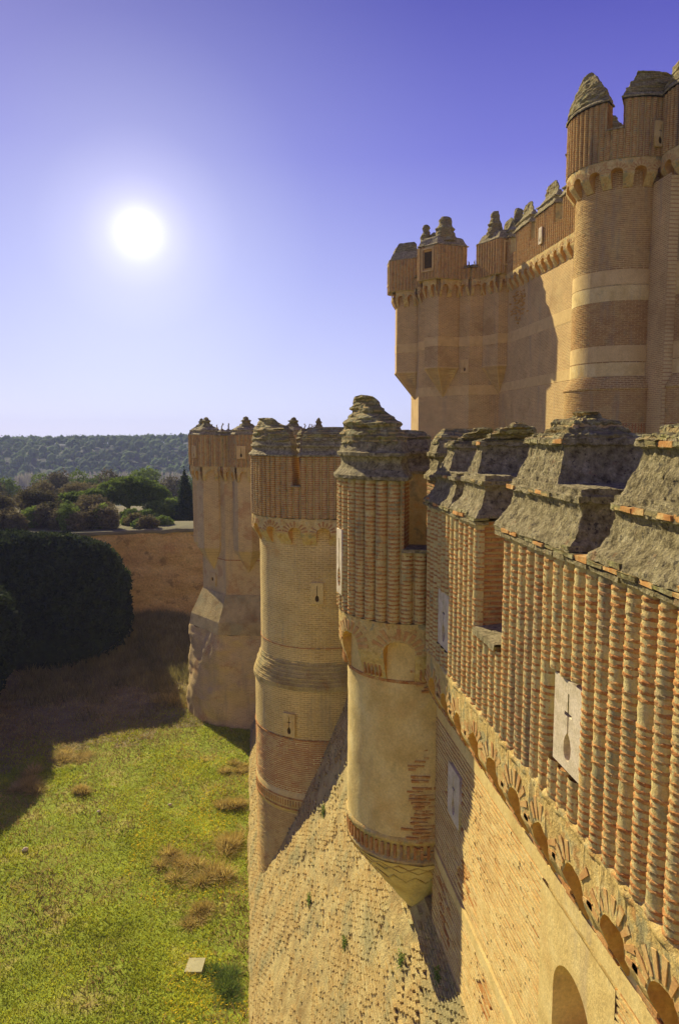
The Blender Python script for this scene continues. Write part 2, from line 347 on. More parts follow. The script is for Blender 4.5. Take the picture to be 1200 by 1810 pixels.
def brickbox(l, h, d, v=0):
    rnd = random.Random(v); mb = MB(M['brick2']); j = .006
    mb.box(lambda u, dd, z: (dd+rnd.uniform(-j,j), u+rnd.uniform(-j,j), z+rnd.uniform(-j,j)), -l/2, l/2, -.03, d, -h/2, h/2)
    return mb.mesh('brick')
def place(mesh, name, Mp, u, d, z, parent, roll=0., tilt=0.):
    p = Mp(u, d, z); q = Mp(u, d+1, z); a = math.atan2(q[1]-p[1], q[0]-p[0])
    o = bpy.data.objects.new(name, mesh); col.objects.link(o); o.parent = parent
    o.matrix_local = Matrix.Translation(p) @ Matrix.Rotation(a+random.uniform(-.05,.05), 4, 'Z') @ Matrix.Rotation(roll, 4, 'X') @ Matrix.Rotation(tilt, 4, 'Y')
    return o
HD = {}
def near_column(Mp, u, z0, z1, r, parent, singles, limit):
    """a column part: mortar core with courses of bricks, the nearest as single objects"""
    core = MB(M['mortar']); rows = []
    for z in arange(z0, z1, .028):
        rr = r*.945
        rows.append([(Mp(u+rr*math.sin(t), max(-.01, rr*math.cos(t)), z), (u, z)) for t in [R(-90+180*i/8) for i in range(9)]])
    core.grid(rows); core.rough(.007, 22.)
    c = core.build('column', parent, smooth=True)
    rest = MB(M['brick']); z = z0+BRH/2+.01; n = 0
    off = random.uniform(-.02, .02)
    while z < z1-BRH/2:
        n += 1
        if random.random() < .035: z += PITCH; continue
        zz = z+random.uniform(-.006, .006)
        if singles[0] < limit:
            key = (round(r, 3), random.randrange(6))
            if key not in HD: HD[key] = halfdisc(r*1.005, BRH, 7, key[1])
            place(HD[key], 'brick', Mp, u+random.uniform(-.004,.004), random.uniform(-.004,.003), zz, c, random.uniform(-.05,.05), random.uniform(-.02,.02)); singles[0] += 1
        else:
            k = random.uniform(.975, 1.02); du = random.uniform(-.007,.007); tl = random.uniform(-.05,.05); rows = []
            for dz, s_ in ((-BRH/2, .9), (-BRH/4, 1), (BRH/4, 1), (BRH/2, .9)):
                rr = r*k*s_
                rows.append([(Mp(u+du+rr*math.sin(t), max(-.01, rr*math.cos(t)), zz+dz+tl*math.sin(t)*r), (u, zz)) for t in [R(-90+180*i/6) for i in range(7)]])
            b = rest.grid(rows); rest.face([b+i for i in range(7)][::-1]); rest.face([b+21+i for i in range(7)])
        z += PITCH
    if rest.v: rest.build('brick_courses', c, kind='stuff')
    return c
def cap(mb, Mp, u0, u1, d0, d1, prof, st=.1, m=0, ends=(1,1), near_step=None):
    """merlon cap: a four sided body following the map, prof = [(z, inset)], bottom to top; d0 front, d1 back (d0 > d1)"""
    rows = []; nu = max(2, int(round((u1-u0)/st))); nd = max(2, int(round((d0-d1)/st)))
    dens = [prof[0]]
    for a, b in zip(prof[:-1], prof[1:]):
        k = max(1, int(round(math.hypot(b[0]-a[0], b[1]-a[1])/(st*.7))))
        dens += [(a[0]+(b[0]-a[0])*i/k, a[1]+(b[1]-a[1])*i/k) for i in range(1, k+1)]
    for z, ins in dens:
        a, b = u0+min(ins*ends[0], (u1-u0)*.46), u1-min(ins*ends[1], (u1-u0)*.46)
        if near_step and z >= near_step[0]: a = min(a+near_step[1], b-.25)
        f, g_ = d0-min(ins, (d0-d1)*.46), d1+min(ins, (d0-d1)*.46)
        ring = [(a+(b-a)*i/nu, f) for i in range(nu)] + [(b, f+(g_-f)*i/nd) for i in range(nd)] + [(b+(a-b)*i/nu, g_) for i in range(nu)] + [(a, g_+(f-g_)*i/nd) for i in range(nd)]
        rows.append([(Mp(u, d, z), (u, z)) for u, d in ring])
    base = mb.grid(rows, m, close=True); n = len(rows[0])
    top = [base+(len(rows)-1)*n+i for i in range(n)]
    cz = dens[-1][0]+.02; a, b = u0+min(dens[-1][1]*ends[0],(u1-u0)*.46), u1-min(dens[-1][1]*ends[1],(u1-u0)*.46); ctr = mb.pt(Mp((a+b)/2, (d0+d1)/2, cz))
    for i in range(n): mb.face((top[i], top[(i+1)%n], ctr), m)
def frieze(mb, Mp, u0, u1, z0, z1, D, bay, holes=.27, apex=.66, m=0, mn=1, d0=0.):
    """overhanging band of corbelled arches; D = overhang"""
    nb = max(1, int(round((u1-u0)/bay))); bay = (u1-u0)/nb; a = bay*holes; h = z1-z0; zs = z0+h*apex-a*.9
    def dd(z, pier=True):
        t = (z-z0)/h
        return d0+D*min(1., max(.06, (t+.06)/.5))
    zz = [z0, z0+h*.12, z0+h*.25, z0+h*.4, z0+h*.47]
    cen = []
    for b in range(nb):
        ua = u0+b*bay; uc = ua+bay/2; cen.append(uc)
        lev = sorted([z for z in zz if z < zs]+[zs]) + [zs+(z1-zs)*.5, z1]
        for s0, s1 in ((ua, uc-a), (uc+a, ua+bay)):
            mb.grid([[(Mp(s0+(s1-s0)*i/2, dd(z), z), (s0+(s1-s0)*i/2, z)) for i in range(3)] for z in lev], m)
            mb.grid([[(Mp(s0, 0, z0), (s0, 0)), (Mp(s1, 0, z0), (s1, 0))], [(Mp(s0, dd(z0), z0), (s0, 0)), (Mp(s1, dd(z0), z0), (s1, 0))]], m)
        arc = [(uc-a*math.cos(math.pi*i/10), zs+a*.9*math.sin(math.pi*i/10)) for i in range(11)]
        mb.grid([[(Mp(u, dd(z), z), (u, z)) for u, z in arc], [(Mp(u, dd((z+z1)/2), (z+z1)/2), (u, z)) for u, z in arc], [(Mp(u, dd(z1), z1), (u, z1)) for u, z in arc]], m)
        low = [z for z in lev if z < zs]
        path = [(uc-a, z) for z in low]+arc+[(uc+a, z) for z in low[::-1]]
        mb.grid([[(Mp(u, dd(z), z), (u, z)) for u, z in path], [(Mp(u, -.04, z), (u, z+.1)) for u, z in path]], mn)
    mb.grid([[(Mp(u, dd(z1), z1), (u, z1)) for u in arange(u0, u1, .3)], [(Mp(u, -.05, z1), (u, z1)) for u in arange(u0, u1, .3)]], m)
    return cen, bay, a, zs, dd
def voussoirs(Mp, cen, a, zs, dd, mbj=None, parent=None, meshes=None, n=9, ln=.17, wd=.05):
    for uc in cen:
        for i in range(n):
            if random.random() < .12: continue
            t = math.pi*(i+.5)/n; r0, r1 = a+.025, a+.025+ln*random.uniform(.8, 1.1)
            P = []
            for dp in (.000, .012):
                for rr, sgn in ((r0,-1),(r0,1),(r1,1),(r1,-1)):
                    ww = wd*(.35+.25*(rr-r0)/ln)*sgn
                    u = uc-rr*math.cos(t)+ww*math.sin(t); z = zs+rr*.95*math.sin(t)+ww*math.cos(t)
                    P.append((Mp(u, dd(z)+dp, z), (u, z)))
            mb = mbj if mbj else MB(M['faded'])
            ix = [mb.pt(*p) for p in P]
            for f in ((4,5,6,7),(0,1,5,4),(1,2,6,5),(2,3,7,6),(3,0,4,7)): mb.face([ix[k] for k in f])
            if not mbj: mb.build('brick', parent)
def plate(Mp, u, z, wd, ht, d, th, parent, kind='cross', mat='stone', back=True, flip=1):
    """a stone slab pierced by a loophole: cross over a drop, or key shape"""
    cu = bpy.data.curves.new('plate', 'CURVE'); cu.dimensions = '2D'; cu.fill_mode = 'BOTH'; cu.extrude = th/2
    def spl(pts):
        s = cu.splines.new('POLY'); s.points.add(len(pts)-1); s.use_cyclic_u = True
        for i, (x, y) in enumerate(pts): s.points[i].co = (x, y, 0, 1)
    spl([(-wd/2,-ht/2),(wd/2,-ht/2),(wd/2,ht/2),(-wd/2,ht/2)])
    s = ht; b = .016*s
    zb = -.24*s; rb = .105*s
    drop = []
    for i in range(0, 21):
        t = math.pi*i/20*1.0
        drop.append((rb*math.sin(t+.0)*(1-.25*(1+math.cos(t))/2), zb-rb*1.35*(-math.cos(t))*1.0))
    # drop goes from top (t=0 is top) round the right side to the bottom
    right = [(rb*math.sin(math.pi*i/12)*(.72+.28*(i/12)), zb+rb*1.45*math.cos(math.pi*i/12)) for i in range(1, 12)]
    left = [(-x, y) for x, y in right[::-1]]
    zt = .36*s; za = .12*s
    if kind == 'cross':
        outl = [(b, zt), (b, za+b*1.6), (.09*s, za+b*1.6), (.09*s, za-b), (b, za-b)] + [(b, right[0][1]+.02*s)] + right + [(0, zb-rb*1.45)] + left + [(-b, right[0][1]+.02*s), (-b, za-b), (-.09*s, za-b), (-.09*s, za+b*1.6), (-b, za+b*1.6), (-b, zt)]
    elif kind == 'oval':
        outl = [(.16*s*math.cos(math.pi*2*i/16), .16*s*math.sin(math.pi*2*i/16)) for i in range(16)]
    else:
        outl = [(b, zt)] + [(b, right[0][1]+.02*s)] + right + [(0, zb-rb*1.45)] + left + [(-b, right[0][1]+.02*s), (-b, zt)]
    spl(outl)
    to = bpy.data.objects.new('tmp', cu); col.objects.link(to)
    dg = bpy.context.evaluated_depsgraph_get(); me = bpy.data.meshes.new_from_object(to.evaluated_get(dg)); bpy.data.objects.remove(to)
    p = Vector(Mp(u, d, z)); q = Vector(Mp(u, d+1, z)); t = Vector(Mp(u+.01, d, z)); nx = (q-p).normalized(); tx = (t-p).normalized()*flip
    mt = Matrix(((tx.x,0,nx.x,p.x),(tx.y,0,nx.y,p.y),(tx.z,1,nx.z,p.z),(0,0,0,1)))
    me.transform(mt); me.materials.clear(); me.materials.append(M[mat]); me.name = 'loophole_plate'
    o = bpy.data.objects.new('loophole_plate', me); col.objects.link(o); o.parent = parent
    if back:
        mb = MB(M['painted_dark' if back == 1 else 'niche']); k = .8 if kind != 'oval' else .45
        P = [p+tx*(wd*.46*sx*k)+Vector((0,0,ht*.46*sz))-nx*(th*.5+.004) for sx, sz in ((-1,-1),(1,-1),(1,1),(-1,1))]
        mb.face([mb.pt(x) for x in P]); mb.build('opening_panel', o)  # flat sheet behind the slit; the dark version paints in the hole's shade
    return o

# =================================================================== GROUND
def struct(o): o['kind'] = 'structure'; return o
LOOP = [(-38,-60),(-38,20),(-36,52),(-31,64),(-24,72),(-14,76.8),(-6,77.7),(8,78.6),(40,80),(100,72),(112,20),(100,-60),(20,-82)]
def densify(P, st):
    o = []
    for i in range(len(P)):
        a, b = P[i], P[(i+1)%len(P)]; k = max(1, int(math.dist(a, b)/st))
        o += [(a[0]+(b[0]-a[0])*j/k, a[1]+(b[1]-a[1])*j/k) for j in range(k)]
    return o
loopd = densify(LOOP, 3.0)
def smooth(x, a, b):
    t = min(1, max(0, (x-a)/(b-a))); return t*t*(3-2*t)
def terrain_z(x, y):
    d = y
    z = 10.2 - 1.2*smooth(d, 84, 100) - 26*smooth(d, 100, 330) - 4*smooth(d, 330, 500)
    z += 30*smooth(d, 540, 740+.1*x) + smooth(x, -260, 80)*3.5*smooth(d, 520, 700)
    return z
dist = [0, 1.5, 4, 8, 14, 22, 34, 50, 70, 95, 125, 160, 200, 250, 310, 380, 450, 500, 550, 600, 650, 700, 760, 850, 1000]
mb = MB(M['dryground'], M['forestfloor']); rows = []
for k in dist:
    row = []
    for (x, y) in loopd:
        v = Vector((x-20, y-10)); v.normalize()
        X_, Y_ = x+v.x*k, y+v.y*k
        z = terrain_z(X_, Y_) if Y_ > 84 else 10.2
        if k in (0,): z = 10.15
        row.append(((X_, Y_, z), (0,0)))
    rows.append(row)
mb.grid(rows, close=True, mrow=[0 if d < 450 else 1 for d in dist])
P_ = np.array(mb.v); n_ = vn(P_, .09, 2)*.25; n_[:len(loopd)] *= .3; mb.v = [(a, b, c+d) for (a, b, c), d in zip(mb.v, n_)]
struct(mb.build('terrain', smooth=True))
# moat floor
def floor_z(x, y):
    z = .25*math.sin(x*.21+1)*math.sin(y*.13) + .10*math.sin(x*.9+y*.7)
    z += 1.6*smooth(y, 62, 76)*smooth(-x, 0, 10)     # debris bank at the foot of the far face
    return z-.05
mb = MB(M['grassground'], M['moatdry'])
ys = arange(-84, 0, 7)+arange(0, 84, 1.0)[1:]; xs = arange(-46, -24, 3)+arange(-24, 6, .8)[1:]+arange(6, 114, 9)[1:]
mb.grid([[((x, y, floor_z(x, y)), (0,0)) for x in xs] for y in ys])
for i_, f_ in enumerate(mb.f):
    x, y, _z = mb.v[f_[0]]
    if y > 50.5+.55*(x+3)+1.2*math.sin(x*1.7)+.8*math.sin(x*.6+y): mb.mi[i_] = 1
struct(mb.build('moat_floor', smooth=True))
# the bare face on the far side of the moat
ex = thing('moat_wall', 'tall bare brown earth face across the far side of the moat', 'earth wall')
mb = MB(M['earth']); rows = []
pl = densify(LOOP, .8); cut = [p for p in pl if p[1] > -30]
for z in arange(-.6, 10.1, .45):
    rows.append([((x, y, z), (0,0)) for x, y in pl])
mb.grid(rows, close=True)
P_ = np.array(mb.v); Q = P_.copy(); Q[:,2] *= 2.5
off_ = vn(Q, .25, 1)*.35+vn(Q, .9, 4)*.14+vn(Q, 2.2, 6)*.06; ctr = np.array([20., 10.])
dr = P_[:, :2]-ctr; dr /= np.linalg.norm(dr, axis=1)[:,None]
sl_ = (P_[:,2]-10.)*.10
P_[:, :2] += dr*(off_+sl_)[:,None]; mb.v = [tuple(p) for p in P_]; mb.build('earth_face', ex, smooth=True)
mb = MB(M['dryground']); rows = []
for dz, dd_ in ((-.15, -.25), (.12, -.3), (.28, 0), (.2, .5), (-.1, .8)):
    rows.append([((x+(x-20)/70*dd_, y+(y-10)/70*dd_, 10.1+dz), (0,0)) for x, y in pl])
mb.grid(rows, close=True); mb.rough(.12, .8); mb.build('turf_edge', ex, smooth=True)

# =================================================================== NEAR CURTAIN WALL (parapet wall)
WX, LX = 3.52, 3.75       # column ground plane, lower wall plane
FM, FL = flat(WX), flat(LX)
wall = thing('castle_wall', 'nearest brick castle wall on the right with fluted parapet, cross loophole and lichened caps', 'castle wall')
ZB, ZT, ZS = 15.80, 18.70, 17.04
r_c = .135; singles = [0]; YS, YE = 4.3, 14.0
# parapet body (mortar plane behind the columns)
mb = MB(M['mortar'])
def bodybox(mb, y0, y1, z0, z1, x0=WX, x1=5.0):
    mb.grid([[((x0, y, z), (y, z)) for y in arange(y0, y1, .5)] for z in arange(z0, z1, .4)])
    mb.box(lambda u, d, z: (d, u, z), y0, y1, x0+.004, x1, z0, z1)
bodybox(mb, -3, 9.77, ZB-.02, ZT); bodybox(mb, 9.77, 10.8, ZB-.02, ZS); bodybox(mb, 10.8, 14.1, ZB-.02, ZT)
mb.build('parapet_body', wall)
pu, pz, pw, ph_ = 7.47, 16.81, .74, 1.02        # loophole slab
ncol = 0
ys = []; y = YS
while y < YE: ys.append(y); y += .2745
for y in ys:
    inC = 9.72 < y < 10.85
    top = ZS-.06 if inC else ZT-.05
    seg = [(ZB, top)]
    for (a, b, z0, z1) in ((pu-pw/2-.05, pu+pw/2+.05, pz-ph_/2-.03, pz+ph_/2+.04), (12.33, 13.18, 16.15, 17.2)):
        if a < y < b: seg = [(ZB, z0), (z1, top)]
    for z0, z1 in seg:
        if z1-z0 > .1: near_column(FM, y, z0+random.uniform(-.03,.02), z1, r_c, wall, singles, 300)
ch = near_column
pl_ = plate(FM, pu, pz, pw, ph_, .05, .08, wall, 'cross', back=2, flip=1); pl_['label'] = 'cross over drop loophole slab in the fluted parapet'
plate(FM, 12.75, 16.67, .78, 1.02, .05, .08, wall, 'cross', back=2)
# ledge over the columns, split in flat tiles
mb0 = MB(M['captop'])
for (a, b) in ((YS-.4, 9.85), (10.72, 14.2)):
    y = a
    while y < b-.05:
        l = min(random.uniform(.24, .34), b-y)
        mb = MB(M['cap']); mb.box(FM, y+.006, y+l-.006, -.05, .165+random.uniform(-.012,.012), ZT-.05+random.uniform(-.008,.008), ZT-.002+random.uniform(-.006,.006), j=.008); mb.build('tile', wall)
        mb = MB(M['captop' if random.random() < .6 else 'brick2']); mb.box(FM, y+.01, y+l-.01, -.05, .185+random.uniform(-.03,.01), ZT+.012, ZT+.055+random.uniform(-.008,.008), j=.008); mb.build('tile', wall)
        y += l
# merlon caps
CP = [(ZT+.06,-.04),(ZT+.12,-.02),(ZT+.2,.05),(ZT+.34,.13),(ZT+.48,.165),(ZT+.55,.15),(ZT+.57,.115),(ZT+.64,.115),(ZT+.655,.15),(ZT+.72,.155),(ZT+.735,.20),(ZT+.85,.235),(ZT+1.0,.29),(ZT+1.12,.32),(ZT+1.18,.315),(ZT+1.195,.265),(ZT+1.27,.27)]
CT = [(ZT+1.26,.30),(ZT+1.31,.32),(ZT+1.33,.44),(ZT+1.39,.46),(ZT+1.41,.52),(ZT+1.49,.56),(ZT+1.51,.68),(ZT+1.58,.74)]
for (a, b, s_) in ((4.1, 6.98, 1.), (7.42, 9.85, 1.), (10.72, 12.16, .95), (12.30, 14.0, .9)):
    mb = MB(M['cap'])
    cap(mb, FM, a, b, .13, -1.55, [(ZT+.05+(z-ZT-.05)*s_, i) for z, i in CP], st=.036, near_step=(ZT+.05+.672*s_, .68*min(1, (b-a)/2))); mb.rough(.013, 9., (.09,.010,3.), seed=int(a*3)); mb.rough(.007, 30., seed=5); mb.build('merlon_cap', wall)
    mb = MB(M['captop'])
    cap(mb, FM, a, b, .13, -1.55, [(ZT+.05+(z-ZT-.05)*s_, i) for z, i in CT], st=.04, near_step=(ZT, .68*min(1, (b-a)/2))); mb.rough(.018, 8., (.06,.06,3.), seed=int(a*3)+1); mb.rough(.012, 24., seed=6); mb.build('cap_top', wall)
for (a, b, s_) in ((4.1, 6.98, 1.), (7.42, 9.85, 1.), (10.72, 12.16, .95), (12.30, 14.0, .9)):
    for zr, ins, stp in ((.56, .115, 0.), (.05, -.03, 0.), (1.18, .268, .68*min(1, (b-a)/2))):
        u = a+ins+stp
        while u < b-ins-.2:
            l = random.uniform(.2, .27)
            if random.random() < (.62 if zr > .1 else .25):
                mb = MB(M[random.choice(('captop', 'brick2', 'captop'))]); z = ZT+.05+zr*s_; d_ = .13-ins
                mb.box(FM, u+.006, u+l-.006, d_-.12, d_+random.uniform(.008, .03), z-.024, z+.024, j=.01); mb.build('brick', wall)
            u += l
# cheeks of the crenel: real brick courses (facing the crenel)
for (yy, sg) in ((10.8, -1), (9.77, 1)):
    z = ZS+.05; k = 0
    EM = (lambda s: (lambda u, d, z: (WX+u, yy+s*d, z)))(sg)
    mbm = MB(M['brick'])
    while z < ZT-.03:
        u = -.03 if k % 2 else -.03
        while u < 1.45:
            l = random.uniform(.24,.31) if u > 0 or k % 2 else .14
            if sg < 0:
                mb = MB(M['brick']); mb.box(EM, u+.004, u+l-.012, -.03, .022+random.uniform(-.006,.006), z-.021, z+.021, j=.003); mb.build('brick', wall)
            else: mbm.box(EM, u+.004, u+l-.012, -.03, .022, z-.021, z+.021, j=.003)
            u += l
        z += PITCH; k += 1
    if mbm.v: mbm.build('brick_courses', wall, kind='stuff')
# crenel sill, sloping outward
mb = MB(M['cap'])
mb.grid([[((x, y, ZS+.02+ (x-3.36)*.10), (x, y)) for y in arange(9.78, 10.79, .1)] for x in arange(3.36, 5.0, .1)])
mb.grid([[((3.36, y, z), (0,0)) for y in arange(9.78, 10.79, .1)] for z in (ZS-.07, ZS+.02)]); mb.rough(.01, 12.); mb.build('sill', wall)
# frieze of arches
mb = MB(M['frieze'], M['niche']); FZ = flat(LX)
cen, bay, a_, zs_, dd = frieze(mb, FZ, 4.05, 13.9, 14.55, ZB, .34, .895, .285, .64)
mb.rough(.020, 9., seed=4); mb.build('arch_frieze', wall)
for uc in cen:
    voussoirs(FZ, [uc], a_, zs_, dd, parent=wall, n=9, ln=.24, wd=.07)
# small corbel bricks between the arches
for i in range(len(cen)+1):
    uc = cen[0]-bay/2+i*bay
    for k in range(3):
        z = 14.66+k*.1
        mb = MB(M['brick']); mb.box(FZ, uc-.17+.0*k, uc+.17, .0, dd(z)+.02, z-.025, z+.02, j=.006); mb.build('brick', wall)
# irregular course under the columns
mb = MB(M['mortar']); mb.box(flat(WX), -3, 14.2, -.2, .17, ZB-.09, ZB-.004)
mb2 = MB(M['frieze']); mb2.grid([[((WX-dx, y, z), (y, z)) for y in arange(4.0, 14.2, .06)] for dx, z in ((.0, ZB+.05), (.07, ZB+.03), (.12, ZB-.01), (.125, ZB-.06), (.10, ZB-.1))]); mb2.rough(.03, 7.); mb2.build('ledge', wall, smooth=True)
# lower wall (behind the arches, and down to the scarp)
HY0, HY1, HZ0, HZ1 = 7.15, 8.35, 12.35, 13.75
mb = MB(M['mortar2'])
def wp(y0, y1, z0, z1):
    mb.grid([[((LX+.025, y, z), (y, z)) for y in arange(y0, y1, .12)] for z in arange(z0, z1, .12)])
wp(HY1, 14.6, 9.3, ZB+.1); wp(3.6, HY0, 9.3, ZB+.1); wp(HY0, HY1, HZ1, ZB+.1); wp(HY0, HY1, 9.3, HZ0)
mb.rough(.010, 6.); mb.build('wall_face', wall)
mb = MB(M['mortar2'])
mb.box(lambda u, d, z: (d, u, z), -12, 3.6, LX+.02, 5.0, 9.3, ZB-.1)
mb.box(lambda u, d, z: (d, u, z), 3.6, 15, LX+.6, 5.0, 9.3, ZB-.1)
mb.box(lambda u, d, z: (d, u, z), 17.5, 29, LX+.02, 5.0, 9.3, ZB-.1)
mb.box(lambda u, d, z: (d, u, z), 33, 49, LX+.02, 5.0, 9.3, ZB-.1); mb.build('wall_core', wall)
# plastered strip under the frieze and patch around the arched opening
mb = MB(M['plaster'])
mb.grid([[((LX-.004, y, z), (y, z)) for y in arange(3.6, 14.4, .15)] for z in (14.30+0, 14.42, 14.55, 15.2)]); mb.rough(.008, 5.); mb.build('plaster_strip', wall)
mb = MB(M['plaster'])
def arch_panel(mb, y0, y1, z0, z1, hy0, hy1, hzs, hz0, x, depth):
    uc = (hy0+hy1)/2; a = (hy1-hy0)/2; arc = [(uc-a*math.cos(math.pi*i/16), hzs+a*.95*math.sin(math.pi*i/16)) for i in range(17)]
    F = lambda u, z, dx=0: ((x+dx, u, z), (u, z))
    mb.grid([[F(u, z) for u, z in arc], [F(u, z1) for u, z in arc]])
    for s0, s1 in ((y0, hy0), (hy1, y1)):
        mb.grid([[F(s0, z), F(s1, z)] for z in (z0, hz0, hzs, z1)])
    mb.grid([[F(u, z) for u in (hy0, hy1)] for z in (z0, hz0)])
    path = [(hy0, hz0)]+arc+[(hy1, hz0), (hy0, hz0)]
    mb.grid([[F(u, z) for u, z in path], [F(u, z, depth) for u, z in path]])
    mb.grid([[F(u, z, depth) for u in (hy0-.1, hy1+.1)] for z in (hz0-.1, hzs+a+.1)])
arch_panel(mb, 6.75, 8.72, 12.0, 14.22, 7.25, 8.28, 13.1, 12.42, LX-.031, .48)
o_ = mb.build('arched_opening', wall); o_['label'] = 'plastered patch round an arched recess low in the wall'
# courses of wall bricks
W1 = [brickbox(l, .046, .03, i) for i, l in enumerate((.275,.28,.277,.281,.27,.278))]
cnt = 0; rest = MB(M['brick2'])
cand = []
z = 14.24
row = 0
while z > 9.35:
    y = 3.7+(row % 2)*.14
    while y < 14.4:
        l = .285
        if not (6.73 < y < 8.76 and 11.98 < z < 14.26) and not (11.18 < z < 11.45) and not (12.4 < y < 13.3 and 12.72 < z < 13.84):
            ero = vn(np.array([[5., y, z]]), .8, 3)[0]
            if not (z < 12.6 and ero > .25+.12*(z-10.5) and random.random() < .55): cand.append((y, z, ero))
        y += l
    z -= PITCH; row += 1
vis = [c for c in cand if c[0] > 5.2]; vis.sort(key=lambda c: c[0]*c[0]+(20-c[1])**2)
single = set(id(c) for c in vis[:90])
for c in cand:
    y, z, e = c; jit = .004+.02*max(0, e)*(z < 12.8)
    if id(c) in single: place(random.choice(W1), 'brick', FL, y, random.uniform(-.024,-.014), z+random.uniform(-.003,.003), wall, random.uniform(-.01,.01))
    else: rest.box(FL, y-.139+random.uniform(-.003,.003), y+.139, -.04, .010+random.uniform(-.006, .006), z-.022+random.uniform(-.003,.003), z+.023, j=jit*.3)
rest.build('brick_courses', wall, kind='stuff')
mo = MB(M['mortar2']); z = 14.24-PITCH/2
while z > 9.35:
    y = 3.7
    while y < 14.4:
        l = random.uniform(.2, .5); y1 = min(y+l, 14.4)
        if z > 11.98 and y < 6.75 < y1: y1 = 6.75
        blk = (6.74 < (y+y1)/2 < 8.72 and 11.98 < z < 14.26)
        if blk: y = 8.72; continue
        if z > 11.98 and 6.75 > y and y1 > 6.75: y1 = 6.75
        e = vn(np.array([[5., y, z]]), .8, 3)[0]
        if not (11.15 < z < 11.46) and not (12.4 < (y+y1)/2 < 13.3 and 12.74 < z < 13.82) and not (z < 12.6 and e > .3 and random.random() < .6):
            mo.box(FL, y, y1-.002, -.03, .030+random.uniform(-.008, .004)-(.01 if e > .2 else 0), z-.021+random.uniform(-.004,.003), z+.021+random.uniform(-.003,.004), j=.004)
        y = y1
    z -= PITCH
mo.build('mortar_courses', wall, kind='stuff')
mb = MB(M['plaster']); mb.box(FL, 3.7, 14.4, -.02, .032, 11.19, 11.42, j=.004); mb.build('string_band', wall)
mb = MB(M['plaster']); mb.box(FL, 3.7, 14.4, -.02, .022, 14.26, 14.50, j=.003); mb.build('string_band', wall)
plate(FL, 12.85, 13.28, .78, 1.0, .02, .07, wall, 'cross', back=2)

# scarp: sloping masonry down to the moat
SL, FX = 2.4, -.30
def TX(z): return FX+z/SL
TM = lambda u, d, z: (TX(z)-d*.92, u, z+d*.38)
scarp = MB(M['talus'])
ZTAL = 9.72
scarp.grid([[(TM(y, -.03, z), (y, z)) for y in arange(-6, 52, .22)] for z in arange(-.4, ZTAL, .2)]); scarp.rough(.035, 2.2, seed=2); scarp.rough(.02, 8., seed=5)
sc_ = scarp.build('scarp', wall); mb = MB(M['talus']); mb.box(lambda u, d, z: (d, u, z), -6, 52, TX(ZTAL)-.02, 4.6, ZTAL-.4, ZTAL-.02); mb.build('scarp_top', wall)
cand = []; row = 0; z = ZTAL-.05
while z > .1:
    y = 9.+(row % 2)*.14
    while y < 49:
        if not (28.6 < y < 34 and z > 3):
            e = vn(np.array([[y, z*1.0, 2.]]), .45, 8)[0]+.5*vn(np.array([[y, z, 5.]]), 1.7, 9)[0]
            if e < .16 and random.random() < .93: cand.append((y, z, e))
            elif random.random() < .2: cand.append((y, z, .9))
        y += .285
    z -= PITCH*.93; row += 1
vis = [c for c in cand if c[0] > 11.0+.55*(ZTAL-c[1])]; vis.sort(key=lambda c: c[0]*c[0]+(20-c[1])**2)
single = set(id(c) for c in vis[:290]); rest = MB(M['talusbrick'])
T1m = [brickbox(l, .05, .05, 20+i) for i, l in enumerate((.25,.22,.26,.19,.24))]
for m_ in T1m: m_.materials.clear(); m_.materials.append(M['talusbrick'])
for c in cand:
    y, z, e = c; j = .006 if e < .5 else .02
    if id(c) in single:
        o = place(random.choice(T1m), 'brick', TM, y, random.uniform(-.02,.02)+(.0 if e < .5 else .01), z, sc_, random.uniform(-.05,.05)*(1 if e < .5 else 5), 0)
    else:
        l = random.uniform(.10, .155) if e < .5 else random.uniform(.04,.12); y += random.uniform(-.05,.05); z += random.uniform(-.010,.010)
        rest.box(TM, y-l, y+l, -.05, .012+random.uniform(-.012,.012)+random.uniform(-j,j*1.4), z-.021, z+.021, j=j*.45)
rest.build('brick_courses', sc_, kind='stuff')

